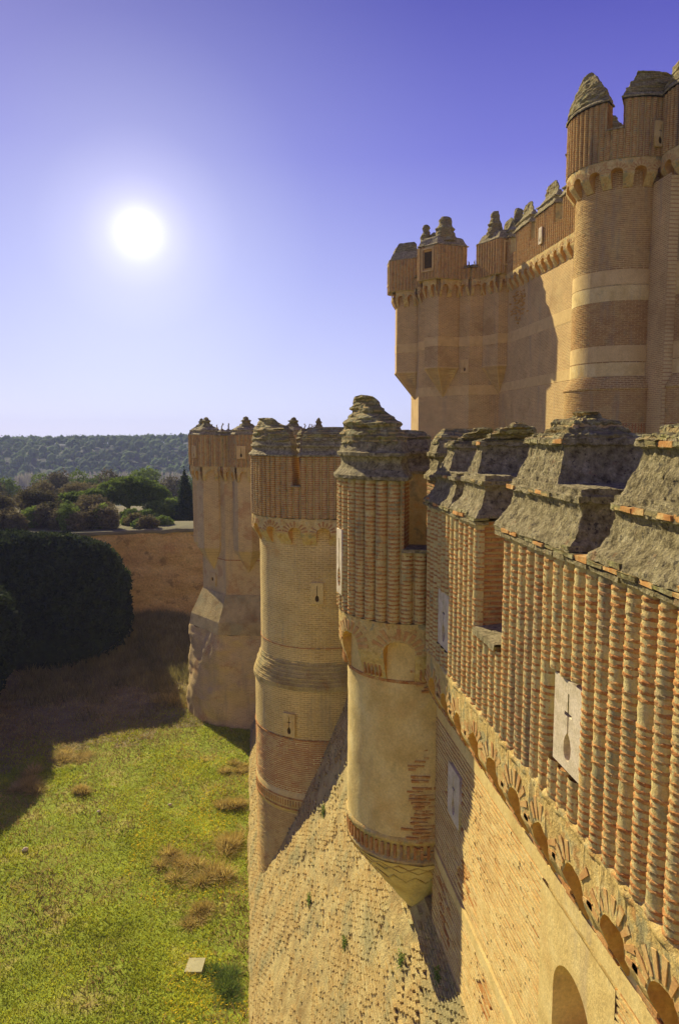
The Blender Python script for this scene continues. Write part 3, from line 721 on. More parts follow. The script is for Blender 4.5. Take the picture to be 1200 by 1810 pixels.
# =================================================================== towers
def ring_merlons(cx, cy, r, z0, zt, zs, gaps, rc, parent, sp, near=False, inner=.62, singles=None, limit=0, zcap=None, prof=None, top=None, st=.09, nolobe=(), tends=None):
    """fluted drum with crenels; gaps = [(a0,a1)] in radians"""
    Mp = cyl(cx, cy, r)
    def ingap(a):
        a %= 2*math.pi
        return any(g0 <= a <= g1 for g0, g1 in gaps)
    mb = MB(M['mortar']); n = int(2*math.pi*r/.12)
    A = [2*math.pi*i/n for i in range(n)]
    for i in range(n):
        a, b = A[i], A[i]+2*math.pi/n; zt_ = zs if ingap((a+b)/2) else zt
        zz = arange(z0, zt_, .5)
        mb.grid([[(Mp(a*r, 0, z), (a*r, z)), (Mp(b*r, 0, z), (b*r, z))] for z in zz])
        mb.grid([[(Mp(a*r, -inner, z), (a*r, z)), (Mp(b*r, -inner, z), (b*r, z))] for z in zz])
        mb.grid([[(Mp(a*r, 0, zt_), (a*r, 0)), (Mp(b*r, 0, zt_), (b*r, 0))], [(Mp(a*r, -inner, zt_), (a*r, .6)), (Mp(b*r, -inner, zt_), (b*r, .6))]])
    for g0, g1 in gaps:
        for a in (g0, g1):
            mb.grid([[(Mp(a*r, d, z), (d, z)) for d in (.0, -inner)] for z in arange(zs, zt, .1)])
    mb.build('parapet_body', parent)
    nc = int(round(2*math.pi*r/sp))
    for i in range(nc):
        a = 2*math.pi*(i+.5)/nc; t = zs-.04 if ingap(a) else zt-.02
        if any(g0 <= a <= g1 for g0, g1 in nolobe): continue
        vis = math.cos(a-math.atan2(-cy, -cx)) > -.15
        if near and vis: near_column(Mp, a*r, z0, t, rc, parent, singles, limit)
        elif vis or not near:
            m2 = MB(M['brick'], M['mortar']); lobes(m2, Mp, a*r, z0, t, rc); m2.build('column', parent)
    # crenel cheeks in brick courses
    for g0, g1 in gaps:
        mb = MB(M['brick'])
        for a, s in ((g0, 1), (g1, -1)):
            for k in range(int((zt-zs)/PITCH)):
                z = zs+.05+k*PITCH
                mb.box(Mp, a*r-.03*(1 if s > 0 else -1)*1.0, a*r+.02*s, -inner, .03, z-.022, z+.022, j=.005)
        mb.build('crenel_cheek', parent, kind='stuff')
        mb = MB(M['cap']); mb.box(Mp, g0*r, g1*r, -inner, rc+.05, zs-.03, zs+.03, j=.01); mb.build('sill', parent)
    gs = sorted(gaps)
    for i in range(len(gs)):
        a0 = gs[i][1]; a1 = gs[(i+1) % len(gs)][0]
        if a1 <= a0: a1 += 2*math.pi
        mb = MB(M['cap']); cap(mb, Mp, a0*r-.04, a1*r+.04, rc, -inner, [(zt+z, i_) for z, i_ in prof], st=st); mb.rough(.012, 8., (.09,.012,2.5), seed=i); mb.build('merlon_cap', parent)
        mb = MB(M['captop'])
        tp = top[i] if isinstance(top, list) else top
        cap(mb, Mp, a0*r-.04, a1*r+.04, rc, -inner, [(zt+z, i_) for z, i_ in tp], st=st, ends=(tends[i] if tends else (1,1))); mb.rough(.02, 7., (.075,.08,2.5), seed=i+20); mb.build('cap_top', parent)
TOWARD = lambda cx, cy: math.atan2(-cy, -cx) % (2*math.pi)

def azu(px, cx, cy, r, side=0):
    """angle on a cylinder whose surface projects to photo column px"""
    th = math.atan((px-600)/1300.)+R(6.86); dx, dy = math.sin(th), math.cos(th)
    b = dx*cx+dy*cy; c = cx*cx+cy*cy-r*r; disc = max(0, b*b-c); t = b-math.sqrt(disc)
    return math.atan2(dy*t-cy, dx*t-cx) % (2*math.pi)
def brick_shell(cx, cy, r, z0, z1, parent, mat, single, xmax=1e9, worn=.0, bl=.27, out=.011):
    tw = TOWARD(cx, cy); Mp = cyl(cx, cy, r); n = int(2*math.pi*r/(bl+.012)); st = 2*math.pi/n; rest = MB(M[mat]); z = z1-PITCH/2; row = 0; cell = []
    while z > z0+.03:
        for i in range(n):
            a = (i+.5*(row % 2))*st
            if math.cos(a-tw) < -.12 or cx+r*math.cos(a) > xmax: continue
            if worn and vn(np.array([[a*r, z, cx]]), .9, 4)[0] > 1-worn*2: continue
            if random.random() < .02: continue
            cell.append((abs(math.remainder(a-tw, 2*math.pi)), a, z))
        z -= PITCH; row += 1
    cell.sort(); k = 0
    for c_, a, z in cell:
        mb = rest
        if single[0] > 0: mb = MB(M[mat]); single[0] -= 1
        h = st*r/2-.007
        mb.box(Mp, a*r-h, a*r+h, -.03, out+random.uniform(-.006, .005), z-.024+random.uniform(-.003,.003), z+.022, j=.003)
        if mb is not rest: mb.build('brick', parent)
    if rest.v: rest.build('brick_courses', parent, kind='stuff')
# ---- T3: near turret hanging on the wall
t3 = thing('hanging_turret', 'nearest round hanging turret, fluted brick head on a plastered shaft tapering to a point', 'turret')
cx3, cy3, r3, R3 = 3.60, 15.80, 1.50, 1.72
mb = MB(M['plaster']); lathe(mb, cx3, cy3, [(z, r3) for z in arange(11.55, 16.3, .12)], 96); mb.rough(.012, 2.2); mb.build('shaft', t3, smooth=True)
# cone
mb = MB(M['plaster']); rows = []
for t in arange(0, 1, .06):
    z = 11.0-2.2*t; rr = r3*(1-t)**.95+.02; ccx = cx3+(3.78-cx3)*t; ccy = cy3+(15.9-cy3)*t
    rows.append([((ccx+rr*math.cos(2*math.pi*i/72), ccy+rr*math.sin(2*math.pi*i/72), z), (0, z)) for i in range(72)])
mb.grid(rows, close=True); mb.rough(.015, 4.); mb.build('tapering_base', t3, smooth=True)
mb = MB(M['frieze']); lathe(mb, cx3, cy3, [(10.98, r3-.05), (10.98, r3-.0), (11.08, r3+.01), (11.10, r3-.03), (11.44, r3-.02), (11.46, r3+.03), (11.56, r3+.03), (11.6, r3)], 96); mb.rough(.006, 8.); mb.build('string_band', t3, smooth=True)
nb = 66
for i in range(nb):
    a = 2*math.pi*(i+.5)/nb
    if math.cos(a-TOWARD(cx3, cy3)) > -.1 and cx3+r3*math.cos(a) < 3.8:
        mb = MB(M['brick']); mb.box(cyl(cx3, cy3, r3), a*r3-.028, a*r3+.028, -.05, .022, 11.13, 11.41, j=.004); mb.build('brick', t3)
# incised lozenges and zigzag under the band
mbz = MB(M['frieze']); C3 = cyl(cx3, cy3, r3); 
def cone_pt(a, z, d):
    t = (11.0-z)/2.2; rr = r3*(1-t)**.95+.02+d; return (cx3+(3.78-cx3)*t+rr*math.cos(a), cy3+(15.9-cy3)*t+rr*math.sin(a), z)
def strip(mb, a0, z0, a1, z1, wd=.018, d=.016, n=5):
    for k in range(n):
        f0, f1 = k/n, (k+1)/n; P0 = (a0+(a1-a0)*f0, z0+(z1-z0)*f0); P1 = (a0+(a1-a0)*f1, z0+(z1-z0)*f1)
        ix = [mb.pt(cone_pt(P0[0], P0[1]-wd, d)), mb.pt(cone_pt(P1[0], P1[1]-wd, d)), mb.pt(cone_pt(P1[0], P1[1]+wd, d)), mb.pt(cone_pt(P0[0], P0[1]+wd, d))]
        jx = [mb.pt(cone_pt(P0[0], P0[1]-wd, -.01)), mb.pt(cone_pt(P1[0], P1[1]-wd, -.01)), mb.pt(cone_pt(P1[0], P1[1]+wd, -.01)), mb.pt(cone_pt(P0[0], P0[1]+wd, -.01))]
        mb.face(ix); mb.face((ix[0], jx[0], jx[1], ix[1])); mb.face((ix[3], ix[2], jx[2], jx[3]))
for i in range(22):
    a = 2*math.pi*i/22; da = 2*math.pi/22
    if math.cos(a-TOWARD(cx3, cy3)) < -.3: continue
    strip(mbz, a, 10.92, a+da, 10.66); strip(mbz, a+da, 10.92, a, 10.66)
mbz.build('lozenge_relief', t3)
mbz = MB(M['frieze'])
for i in range(16):
    a = 2*math.pi*i/16; da = 2*math.pi/16
    if math.cos(a-TOWARD(cx3, cy3)) < -.3: continue
    strip(mbz, a, 10.28, a+da/2, 10.50, .03, .014, 3); strip(mbz, a+da/2, 10.50, a+da, 10.28, .03, .014, 3)
mbz.build('zigzag_relief', t3)
mb = MB(M['brick'])
for z in (10.62, 10.98): lathe(mb, cx3, cy3, [(z-.02, 0)], 4) if False else None
# frieze with arches
C3r = cyl(cx3, cy3, r3)
mb = MB(M['frieze'], M['niche']); un_ = 2*math.pi*r3
cen, bay, a_, zs_, dd = frieze(mb, C3r, R(90)*r3, R(90)*r3+un_*0.62, 15.0, 16.22, R3-r3-.02, 1.17, .25, .70)
mb.rough(.010, 12., seed=6); mb.build('arch_frieze', t3)
voussoirs(C3r, cen, a_, zs_, dd, parent=t3, n=11, ln=.26, wd=.07)
for i in range(len(cen)+1):
    uc = cen[0]-bay/2+i*bay
    for k in range(5):
        mb = MB(M['brick']); u = uc-.18+k*.09; mb.box(C3r, u-.022, u+.022, .0, dd(15.2)+.03, 15.05, 15.30, j=.008); mb.build('brick', t3)
mb = MB(M['brick']); lathe(mb, cx3, cy3, [(14.93, r3), (14.93, r3+.015), (14.99, r3+.02), (15.0, r3)], 96); mb.build('string_course', t3)
def scar(Mp, uc, su, zc, sz, n, parent, depth=.05):
    mb = MB(M['brick2'])
    for k in range(n):
        u = random.gauss(uc, su); z = round(random.gauss(zc, sz)/PITCH)*PITCH+random.uniform(-.012,.012); l = random.uniform(.04, .12)
        mb.box(Mp, u-l, u+l, -.03, depth*random.uniform(.3, 1), z-.024, z+.02, j=.008)
    mb.build('brick_scar', parent, kind='stuff')
scar(C3r, R(264)*r3, .12, 12.3, .45, 70, t3, .035); scar(C3r, R(265)*r3, .12, 11.75, .2, 40, t3, .035); scar(C3r, R(266)*r3, .12, 15.1, .15, 24, t3)
s3 = [0]
tw3 = TOWARD(cx3, cy3)
CP3 = [(0,-.06),(.07,-.07),(.10,-.03),(.2,.06),(.34,.10),(.44,.07),(.47,.01),(.54,.0),(.56,.06),(.70,.10),(.78,.12)]
TP3 = [(.72,.10),(.80,.11),(.86,.08),(.95,.1),(1.04,.15),(1.12,.13),(1.2,.20),(1.27,.24),(1.33,.30),(1.42,.31),(1.5,.36),(1.58,.42),(1.66,.47),(1.70,.55)]
TPlow = [(.72,.10),(.80,.14),(.88,.18),(.96,.26),(1.0,.3)]
gaps3 = [(R(40), R(62)), (R(125), R(145)), (azu(713, cx3, cy3, R3-.05), R(270))]
ring_merlons(cx3, cy3, R3-.10, 16.24, 19.12, 17.72, gaps3, .125, t3, .265, near=True, singles=s3, limit=300, prof=CP3, top=[TPlow, TP3, TPlow], st=.07, tends=[(1,1),(2.3,1.9),(1,1)])
mb = MB(M['captop']); lathe(mb, cx3, cy3, [(16.3, r3-.05), (16.32, .02)], 32); mb.build('floor', t3)
plate(cyl(cx3, cy3, R3), (tw3-R(70))*R3, 17.3, .45, 1.4, -.01, .08, t3, 'key', back=1)

# ---- T2: second round tower
t2 = thing('round_tower', 'middle round tower with stepped skirt and two cross loopholes, left of the hanging turret', 'tower')
cx2, cy2, r2, R2 = 3.0, 31.0, 2.65, 3.0
mb = MB(M['shaft']); lathe(mb, cx2, cy2, [(z, r2) for z in arange(10.4, 16.9, .3)], 120); mb.rough(.012, 1.8); mb.build('shaft', t2, smooth=True)
mb = MB(M['talus']); pr = [(9.9, r2+.33)]
for k in range(7):
    z = 10.0+k*.15; rr = r2+.34-.055*k; pr += [(z, rr), (z+.10, rr), (z+.102, rr-.035), (z+.149, rr-.035)]
pr += [(11.05, r2-.01)]
lathe(mb, cx2, cy2, pr, 120); mb.rough(.02, 3., (.15,.02,1.5)); mb.build('stepped_skirt', t2)
mb = MB(M['shaft']); lathe(mb, cx2, cy2, [(z, r2+.26) for z in arange(7.9, 10.0, .3)], 120); mb.rough(.012, 1.8); mb.build('lower_drum', t2, smooth=True)
mb = MB(M['redbrick']); lathe(mb, cx2, cy2, [(z, r2+.255) for z in arange(5.6, 7.9, .2)], 120); mb.rough(.012, 2.); mb.build('brick_zone', t2, smooth=True)
mb = MB(M['plaster']); lathe(mb, cx2, cy2, [(4.75, r2+.25), (4.76, r2+.27), (5.58, r2+.27), (5.6, r2+.25)], 120); mb.build('string_band', t2, smooth=True)
mb = MB(M['shaft']); lathe(mb, cx2, cy2, [(z, r2+.25) for z in arange(-.3, 4.75, .25)], 120); mb.rough(.01, 2.); mb.build('base_drum', t2, smooth=True)
brick_shell(cx2, cy2, r2+.255, 5.75, 7.8, t2, 'redface', [200], 4.0)
brick_shell(cx2, cy2, r2+.25, 1.0, 4.7, t2, 'tanface', [80], 4.0)
C2 = cyl(cx2, cy2, r2+.27); tw2 = TOWARD(cx2, cy2)
nb = 150
for i in range(nb):
    a = 2*math.pi*i/nb
    if math.cos(a-tw2) > 0.0 and len([1]) and cx2+2.9*math.cos(a) < 4.0:
        mb = MB(M['brick']); mb.box(C2, a*(r2+.27)-.025, a*(r2+.27)+.025, -.03, .02, 5.02, 5.25, j=.003); mb.build('brick', t2)
for z in (7.85, 5.34, 4.9):
    mb = MB(M['brick']); lathe(mb, cx2, cy2, [(z-.03, r2+.25), (z-.03, r2+.295), (z+.03, r2+.295), (z+.03, r2+.25)], 120); mb.build('string_course', t2)
mb = MB(M['brick']); lathe(mb, cx2, cy2, [(11.55, r2), (11.55, r2+.02), (11.6, r2+.02), (11.6, r2)], 120); mb.rough(.008, 3.); mb.build('string_course', t2)
mb = MB(M['frieze'], M['niche']); C2r = cyl(cx2, cy2, r2)
cen, bay, a_, zs_, dd = frieze(mb, C2r, R(100)*r2, R(100)*r2+2*math.pi*r2*.55, 15.75, 16.78, R2-r2-.02, 1.05, .24, .68)
mb.rough(.02, 8., seed=9); mb.build('arch_frieze', t2)
mbv = MB(M['brick']); voussoirs(C2r, cen, a_, zs_, dd, mbj=mbv, n=9, ln=.22, wd=.06); mbv.build('arch_bricks', t2, kind='stuff')
CP2 = [(0,-.06),(.06,-.07),(.1,-.02),(.22,.08),(.34,.10),(.38,.03),(.45,.03),(.47,.09),(.7,.13)]
TP2 = [(.55,.08),(.68,.10),(.78,.12),(.86,.10),(.95,.15),(1.02,.14),(1.08,.2),(1.14,.26),(1.2,.29),(1.26,.4),(1.34,.48),(1.44,.53),(1.5,.62)]
TP2b = [(.55,.08),(.68,.10),(.76,.12),(.84,.10),(.93,.15),(1.0,.2),(1.06,.28),(1.1,.3)]
g2 = [(tw2-R(37), tw2-R(24)), (tw2+R(58), tw2+R(72)), (R(20), R(34)), (tw2-R(108), tw2-R(92))]
g2 = [(R(20), R(34)), (R(110), R(122)), (azu(514, cx2, cy2, R2), azu(531, cx2, cy2, R2)), (R(300), R(312))]
ring_merlons(cx2, cy2, R2-.10, 16.8, 19.2, 18.05, g2, .115, t2, .27, prof=CP2, top=[TP2b, TP2, TP2b, TP2b], tends=[(1,1),(2.4,2.0),(1,1),(1,1)], st=.11)
mb = MB(M['captop']); lathe(mb, cx2, cy2, [(16.9, r2+.1), (16.92, .02)], 32); mb.build('floor', t2)
a = azu(560, cx2, cy2, r2); plate(cyl(cx2, cy2, r2), a*r2, 13.82, .5, .85, .045, .06, t2, 'key', mat='shaft' if False else 'plaster', back=1)
rr = r2+.27
a = azu(509, cx2, cy2, rr); plate(cyl(cx2, cy2, rr), a*rr, 8.45, .55, .95, .045, .06, t2, 'cross', mat='plaster', back=1)
a = azu(535, cx2, cy2, rr); plate(cyl(cx2, cy2, rr), a*rr, 4.2, .5, .85, .045, .06, t2, 'key', mat='band', back=1)

# ---- T1: far corner tower of the outer wall
t1 = thing('corner_tower', 'far octagonal corner tower of the outer wall standing on a flared base by the grass', 'tower')
cx1, cy1, r1 = 0.65, 54.3, 4.25; A1 = R(234.8)
o8 = lambda r, dx=0, dy=0: ngon(cx1+dx, cy1+dy, r, 8, A1)
mb = MB(M['cornertower']); loft(mb, [(o8(r1), 8.6), (o8(r1), 12), (o8(r1), 17.6)]); mb.build('shaft', t1)
mb = MB(M['brick']); loft(mb, [(o8(r1+.04), 11.4), (o8(r1+.04), 11.47)]); mb.build('string_course', t1)
mb = MB(M['talus']); rings = []
for z, r in ((9.0, r1+.05), (8.0, r1+.5), (7.2, r1+.9), (6.4, r1+1.05)): rings.append((ngon(cx1, cy1, r, 8, A1), z))
loft(mb, rings[::-1], cap=False); mb.build('sloping_collar', t1)
mb = MB(M['cornertower']); rows = []
for z in arange(6.45, -.5, .2):
    t = (6.45-z)/6.9; row = []
    for i in range(128):
        a = 2*math.pi*i/128; rc_ = (r1+.98)*(math.cos(math.pi/8)/math.cos(((a-A1) % (math.pi/4))-math.pi/8)); rr = rc_*(1-t)+(r1+1.0)*t + .55*t*(1.2-t*.6)
        row.append(((cx1+rr*math.cos(a), cy1+rr*math.sin(a), z), (a*5, z)))
    rows.append(row)
mb.grid(rows, close=True); mb.rough(.16, .8, (.25,.06,.8)); mb.build('flared_base', t1, smooth=True)
def half_oct(p0, p1, out, wdt, inset=.02):
    """footprint of a half octagonal bartizan centred on an edge"""
    E_ = edge(p0, p1); c = E_.L/2; w_ = wdt/2
    return [E_(c-w_, -.1, 0)[:2], E_(c-w_, .12, 0)[:2], E_(c-w_*.45, out, 0)[:2], E_(c+w_*.45, out, 0)[:2], E_(c+w_, .12, 0)[:2], E_(c+w_, -.1, 0)[:2]], E_(c, 0, 0)[:2]
def scale_poly(P, c, k): return [(c[0]+(x-c[0])*k, c[1]+(y-c[1])*k) for x, y in P]
def bartizan(parent, p0, p1, out, wdt, zc0, zc1, zf0, zf1, ztop, mat, bands=(), opening_panel=True, capz=None, msc=1.18, ov=.2, spires=None):
    fp, ctr = half_oct(p0, p1, out, wdt)
    mb = MB(M[mat]); loft(mb, [(fp, zc1), (fp, zf1)]); b_ = mb.build('bartizan', parent)
    mb = MB(M[mat]); tip = [(ctr[0]+(x-ctr[0])*.03, ctr[1]+(y-ctr[1])*.03) for x, y in fp]
    loft(mb, [(tip, zc0), (fp, zc1-.004)]); mb.build('pointed_corbel', b_)
    if spires:
        mb = MB(M['band']); f2 = scale_poly(fp, ctr, 1.03); loft(mb, [(f2, zc1-.04), (f2, zc1+.06)]); mb.build('string_course', b_)
        for q in range(1, 5):
            mb = MB(M['band']); tube(mb, (fp[q][0], fp[q][1], zc1), (ctr[0], ctr[1], zc0), .06, .04, 5); mb.build('rib', b_)
    for (z0, z1) in bands:
        mb = MB(M['band']); f2 = scale_poly(fp, ctr, 1.012); loft(mb, [(f2, z0), (f2, z1)]); mb.build('stucco_band', b_)
    big = scale_poly(fp, ctr, msc); bigm = scale_poly(fp, ctr, 1.22)
    mb = MB(M['frieze'], M['niche']); mbv = MB(M['brick'])
    for k in range(1, 4):
        E_ = edge(fp[k], fp[k+1]); nbay = max(1, round(E_.L/.75))
        ce, by, aa, zz, dd_ = frieze(mb, E_, 0, E_.L, zf0, zf1, ov, E_.L/nbay, .27, .7); voussoirs(E_, ce, aa, zz, dd_, mbj=mbv, n=7, ln=.16, wd=.06)
    mb.rough(.03, 5.); mb.build('arch_frieze', b_)
    # fluted merlon
    mb = MB(M['mortar']); loft(mb, [(big, zf1-.02), (big, ztop)]); mb.build('merlon', b_)
    m2 = MB(M['brick'], M['mortar'])
    for k in range(0, 5):
        E_ = edge(big[k], big[k+1]); n_c = max(1, int(E_.L/.26))
        for i in range(n_c):
            u = (i+.5)*E_.L/n_c
            if opening_panel and k == 2 and .25 < (i+.5)/n_c < .8 and 1:
                lobes(m2, E_, u, zf1, zf1+.55, .11, 4)
            else: lobes(m2, E_, u, zf1, ztop-.02, .11, 4)
    m2.build('flutes', b_, kind='stuff')
    if opening_panel:
        E_ = edge(big[2], big[3]); u0, u1 = E_.L*.26, E_.L*.80
        mb = MB(M['niche'], M['band'])
        mb.box(E_, u0, u1, .0, .02, zf1+.6, ztop-.25, 0); mb.box(E_, u0-.08, u1+.08, .01, .15, zf1+.50, zf1+.60, 1); mb.box(E_, u0-.10, u0, .0, .13, zf1+.6, ztop-.2, 1); mb.box(E_, u1, u1+.1, .0, .13, zf1+.6, ztop-.2, 1)
        mb.box(E_, u0-.1, u1+.1, .0, .13, ztop-.25, ztop-.14, 1); mb.build('window_frame', b_)
        mb = MB(M['painted_dark']); mb.box(E_, u0+.12, u1-.12, .02, .03, zf1+.75, ztop-.4); mb.build('opening_panel', b_)  # dark sheet on the wall, painting the shade of an uncut window
    # cap
    mb = MB(M['cap']); rings = []
    cc = (sum(x for x, y in big)/6, sum(y for x, y in big)/6)
    zt_ = ztop; H = capz
    prof_ = [(0,1.05),(.06,1.07),(.12,1.0),(.3,.93),(.5,.86),(.62,.78)] if spires else [(0,1.05),(.06,1.07),(.10,1.02),(.2,.95),(.34,.9),(.38,.95),(.44,.95),(.46,.86),(.6,.74),(.68,.62)]
    pts = [];
    def dense(P):
        o = []
        for i in range(len(P)):
            a, b = P[i], P[(i+1) % len(P)]
            for t in (0, .25, .5, .75): o.append((a[0]+(b[0]-a[0])*t, a[1]+(b[1]-a[1])*t))
        return o
    D_ = dense(big)
    for z, k in prof_: rings.append([((cc[0]+(x-cc[0])*k, cc[1]+(y-cc[1])*k, zt_+z*H), (0,0)) for x, y in D_])
    mb.grid(rings, close=True); mb.rough(.03, 4., (.08,.03,2.)); mb.build('merlon_cap', b_)
    if spires:
        mb = MB(M['captop']); rings = []
        k0 = .82 if spires != 'block' else .9
        for z, k in (((.55,.82),(.62,.7),(.66,.3),(.67,.02)) if spires != 'block' else ((.55,.82),(.8,.74),(1.1,.62),(1.3,.5),(1.36,.4),(1.37,.02))): rings.append([((cc[0]+(x-cc[0])*k, cc[1]+(y-cc[1])*k, zt_+z*H), (0,zt_+z*H)) for x, y in D_])
        mb.grid(rings, close=True); mb.rough(.06, 3., (.08,.05,2.)); mb.build('cap_top', b_)
        if spires != 'block':
            W_ = math.dist(big[1], big[4])
            for f_, hh, wd in spires:
                ax, ay = big[1][0]+(big[4][0]-big[1][0])*f_, big[1][1]+(big[4][1]-big[1][1])*f_
                ax, ay = ax*.75+cc[0]*.25+(big[2][0]+big[3][0]-2*cc[0])*.2, ay*.75+cc[1]*.25+(big[2][1]+big[3][1]-2*cc[1])*.2
                mb = MB(M['captop']); rows = []
                for t_ in arange(0, 1, .08):
                    rr = wd*(1-.66*t_**1.3)*(1.12 if .45 < t_ < .58 or t_ > .8 and t_ < .93 else .95)
                    rows.append([((ax+rr*math.cos(2*math.pi*i/14), ay+rr*math.sin(2*math.pi*i/14), zt_+.35+t_*hh), (i*.1, zt_+t_*hh)) for i in range(14)])
                b0 = mb.grid(rows, close=True); c0 = mb.pt((ax, ay, zt_+.4+hh)); L0 = b0+(len(rows)-1)*14
                for i in range(14): mb.face((L0+i, L0+(i+1)%14, c0))
                mb.rough(.05, 3., (.09,.06,2.), seed=int(hh*10)); mb.build('pinnacle', b_)
        return b_, big
    mb = MB(M['captop']); rings = []
    for z, k in ((.60,.70),(.72,.58),(.78,.42),(.95,.36),(1.0,.26),(1.15,.22),(1.2,.30),(1.3,.30),(1.36,.18),(1.55,.14),(1.65,.02)): rings.append([((cc[0]+(x-cc[0])*k, cc[1]+(y-cc[1])*k, zt_+z*H), (0,0)) for x, y in D_])
    mb.grid(rings, close=True); mb.rough(.04, 4., (.08,.05,2.)); mb.build('pinnacle', b_)
    return b_, big
v8 = o8(r1); 
def wall_parapet(parent, Mp, L0, L1, zf0, zf1, zt, zs, D, rc, sp, bay, mer, name='', lim=0, capH=.8, thick=.7, st=.12):
    """frieze + fluted parapet with merlons on a flat face; mer = [(u0,u1)]"""
    mb = MB(M['frieze'], M['niche']); ce, by, aa, zz, dd_ = frieze(mb, Mp, L0, L1, zf0, zf1, D, bay, .25, .68); mb.rough(.015, 6.); mb.build('arch_frieze', parent)
    mbv = MB(M['brick']); voussoirs(Mp, ce, aa, zz, dd_, mbj=mbv, n=7, ln=.18, wd=.055); mbv.build('arch_bricks', parent, kind='stuff')
    mb = MB(M['mortar']); mb.box(Mp, L0, L1, D-.1, D-.1-thick, zf1-.03, zs)
    for a, b in mer: mb.box(Mp, a, b, D-.101, D-.1-thick+.001, zs-.01, zt)
    mb.build('parapet_body', parent)
    Mq = lambda u, d, z: Mp(u, d+D-.1, z)
    m2 = MB(M['brick'], M['mortar']); u = L0+sp/2
    while u < L1:
        inn = any(a < u < b for a, b in mer); lobes(m2, Mq, u, zf1, (zt if inn else zs)-.03, rc, 5); u += sp
    m2.build('flutes', parent, kind='stuff')
    for i, (a, b) in enumerate(mer):
        mb = MB(M['cap']); cap(mb, Mq, a-.05, b+.05, rc, -thick, [(zt+z*capH, i_) for z, i_ in [(0,-.07),(.07,-.08),(.1,-.02),(.25,.08),(.4,.1),(.44,.02),(.5,.02),(.52,.12),(.75,.3),(.85,.33)]], st=st); mb.rough(.025, 5., (.08,.03,2.)); mb.build('merlon_cap', parent)
        mb = MB(M['captop']); cap(mb, Mq, a-.05, b+.05, rc, -thick, [(zt+z*capH, i_) for z, i_ in [(.8,.33),(.95,.42),(1.05,.40),(1.2,.5),(1.35,.6),(1.5,.8)]], st=st); mb.rough(.03, 5., (.08,.06,2.)); mb.build('cap_top', parent)
for k in (7, 0, 1, 2, 6):
    p0, p1 = v8[k], v8[(k+1) % 8]
    bartizan(t1, p0, p1, 1.0, 2.05, 10.6, 12.2, 16.9, 17.9, 20.05, 'cornertower', opening_panel=False, capz=.75)
for k in range(8):
    E_ = edge(v8[k], v8[(k+1) % 8])
    wall_parapet(t1, E_, 0, E_.L, 16.9, 17.9, 20.0, 19.5, .3, .11, .27, .8, [(0, .65), (E_.L-.65, E_.L)], capH=.55)
def face_plate(parent, p0, p1, u, z, w_, h_, kind, d=.01, mat='band'):
    plate(edge(p0, p1), u, z, w_, h_, d, .06, parent, kind, mat=mat, back=1)
fp, _ = half_oct(v8[0], v8[1], 1.0, 2.05); big = scale_poly(fp, _, 1.22); face_plate(t1, big[2], big[3], .45, 18.9, .6, .85, 'key', .12)
fp, _ = half_oct(v8[7], v8[0], 1.0, 2.05); big = scale_poly(fp, _, 1.22); face_plate(t1, big[2], big[3], .45, 18.9, .6, .85, 'key', .12)
face_plate(t1, v8[7], v8[0], 1.5, 9.85, .9, .95, 'oval', .05)

# =================================================================== INNER CASTLE
mb = MB(M['dryground']); mb.box(lambda u, d, z: (d, u, z), -20, 48, 4.9, 40, 12, 15.9); struct(mb.build('terrace'))
KX = 17.5; KF = flat(KX)
kw = thing('keep_wall', 'sunlit inner castle curtain wall with stucco bands between its two high towers', 'castle wall')
mb = MB(M['keepwall'])
mb.grid([[((KX, y, z), (y, z)) for y in arange(30, 53, 1)] for z in (15.9, 20, 25, 30, 30.9)])
mb.box(lambda u, d, z: (d, u, z), 30, 53, KX+.01, KX+2.2, 15.9, 30.8); mb.build('wall_face', kw)
for z0, z1 in ((26.25, 26.95), (23.05, 23.65)):
    mb = MB(M['band']); mb.box(KF, 33, 52.5, -.02, .012, z0, z1); mb.build('stucco_band', kw)
wall_parapet(kw, KF, 36, 52.4, 29.65, 30.75, 33.05, 31.9, .35, .12, .28, .92, [(38.0,40.3),(41.3,44.0),(45.1,47.6),(48.6,51.2)], capH=1.0)
plate(flat(KX-.38), 43.0, 31.7, .45, .95, .05, .08, kw, 'key', mat='stone', back=1)
# ruined patch of bricks high on the wall
mb = MB(M['niche'])
for k in range(70):
    y = random.gauss(47.2, .75); z = random.gauss(28.5, .5); mb.box(KF, y-.12, y+.12, 0, .05+random.random()*.05, z-.03, z+.03, j=.02)
mb.build('brick_scar', kw, kind='stuff')
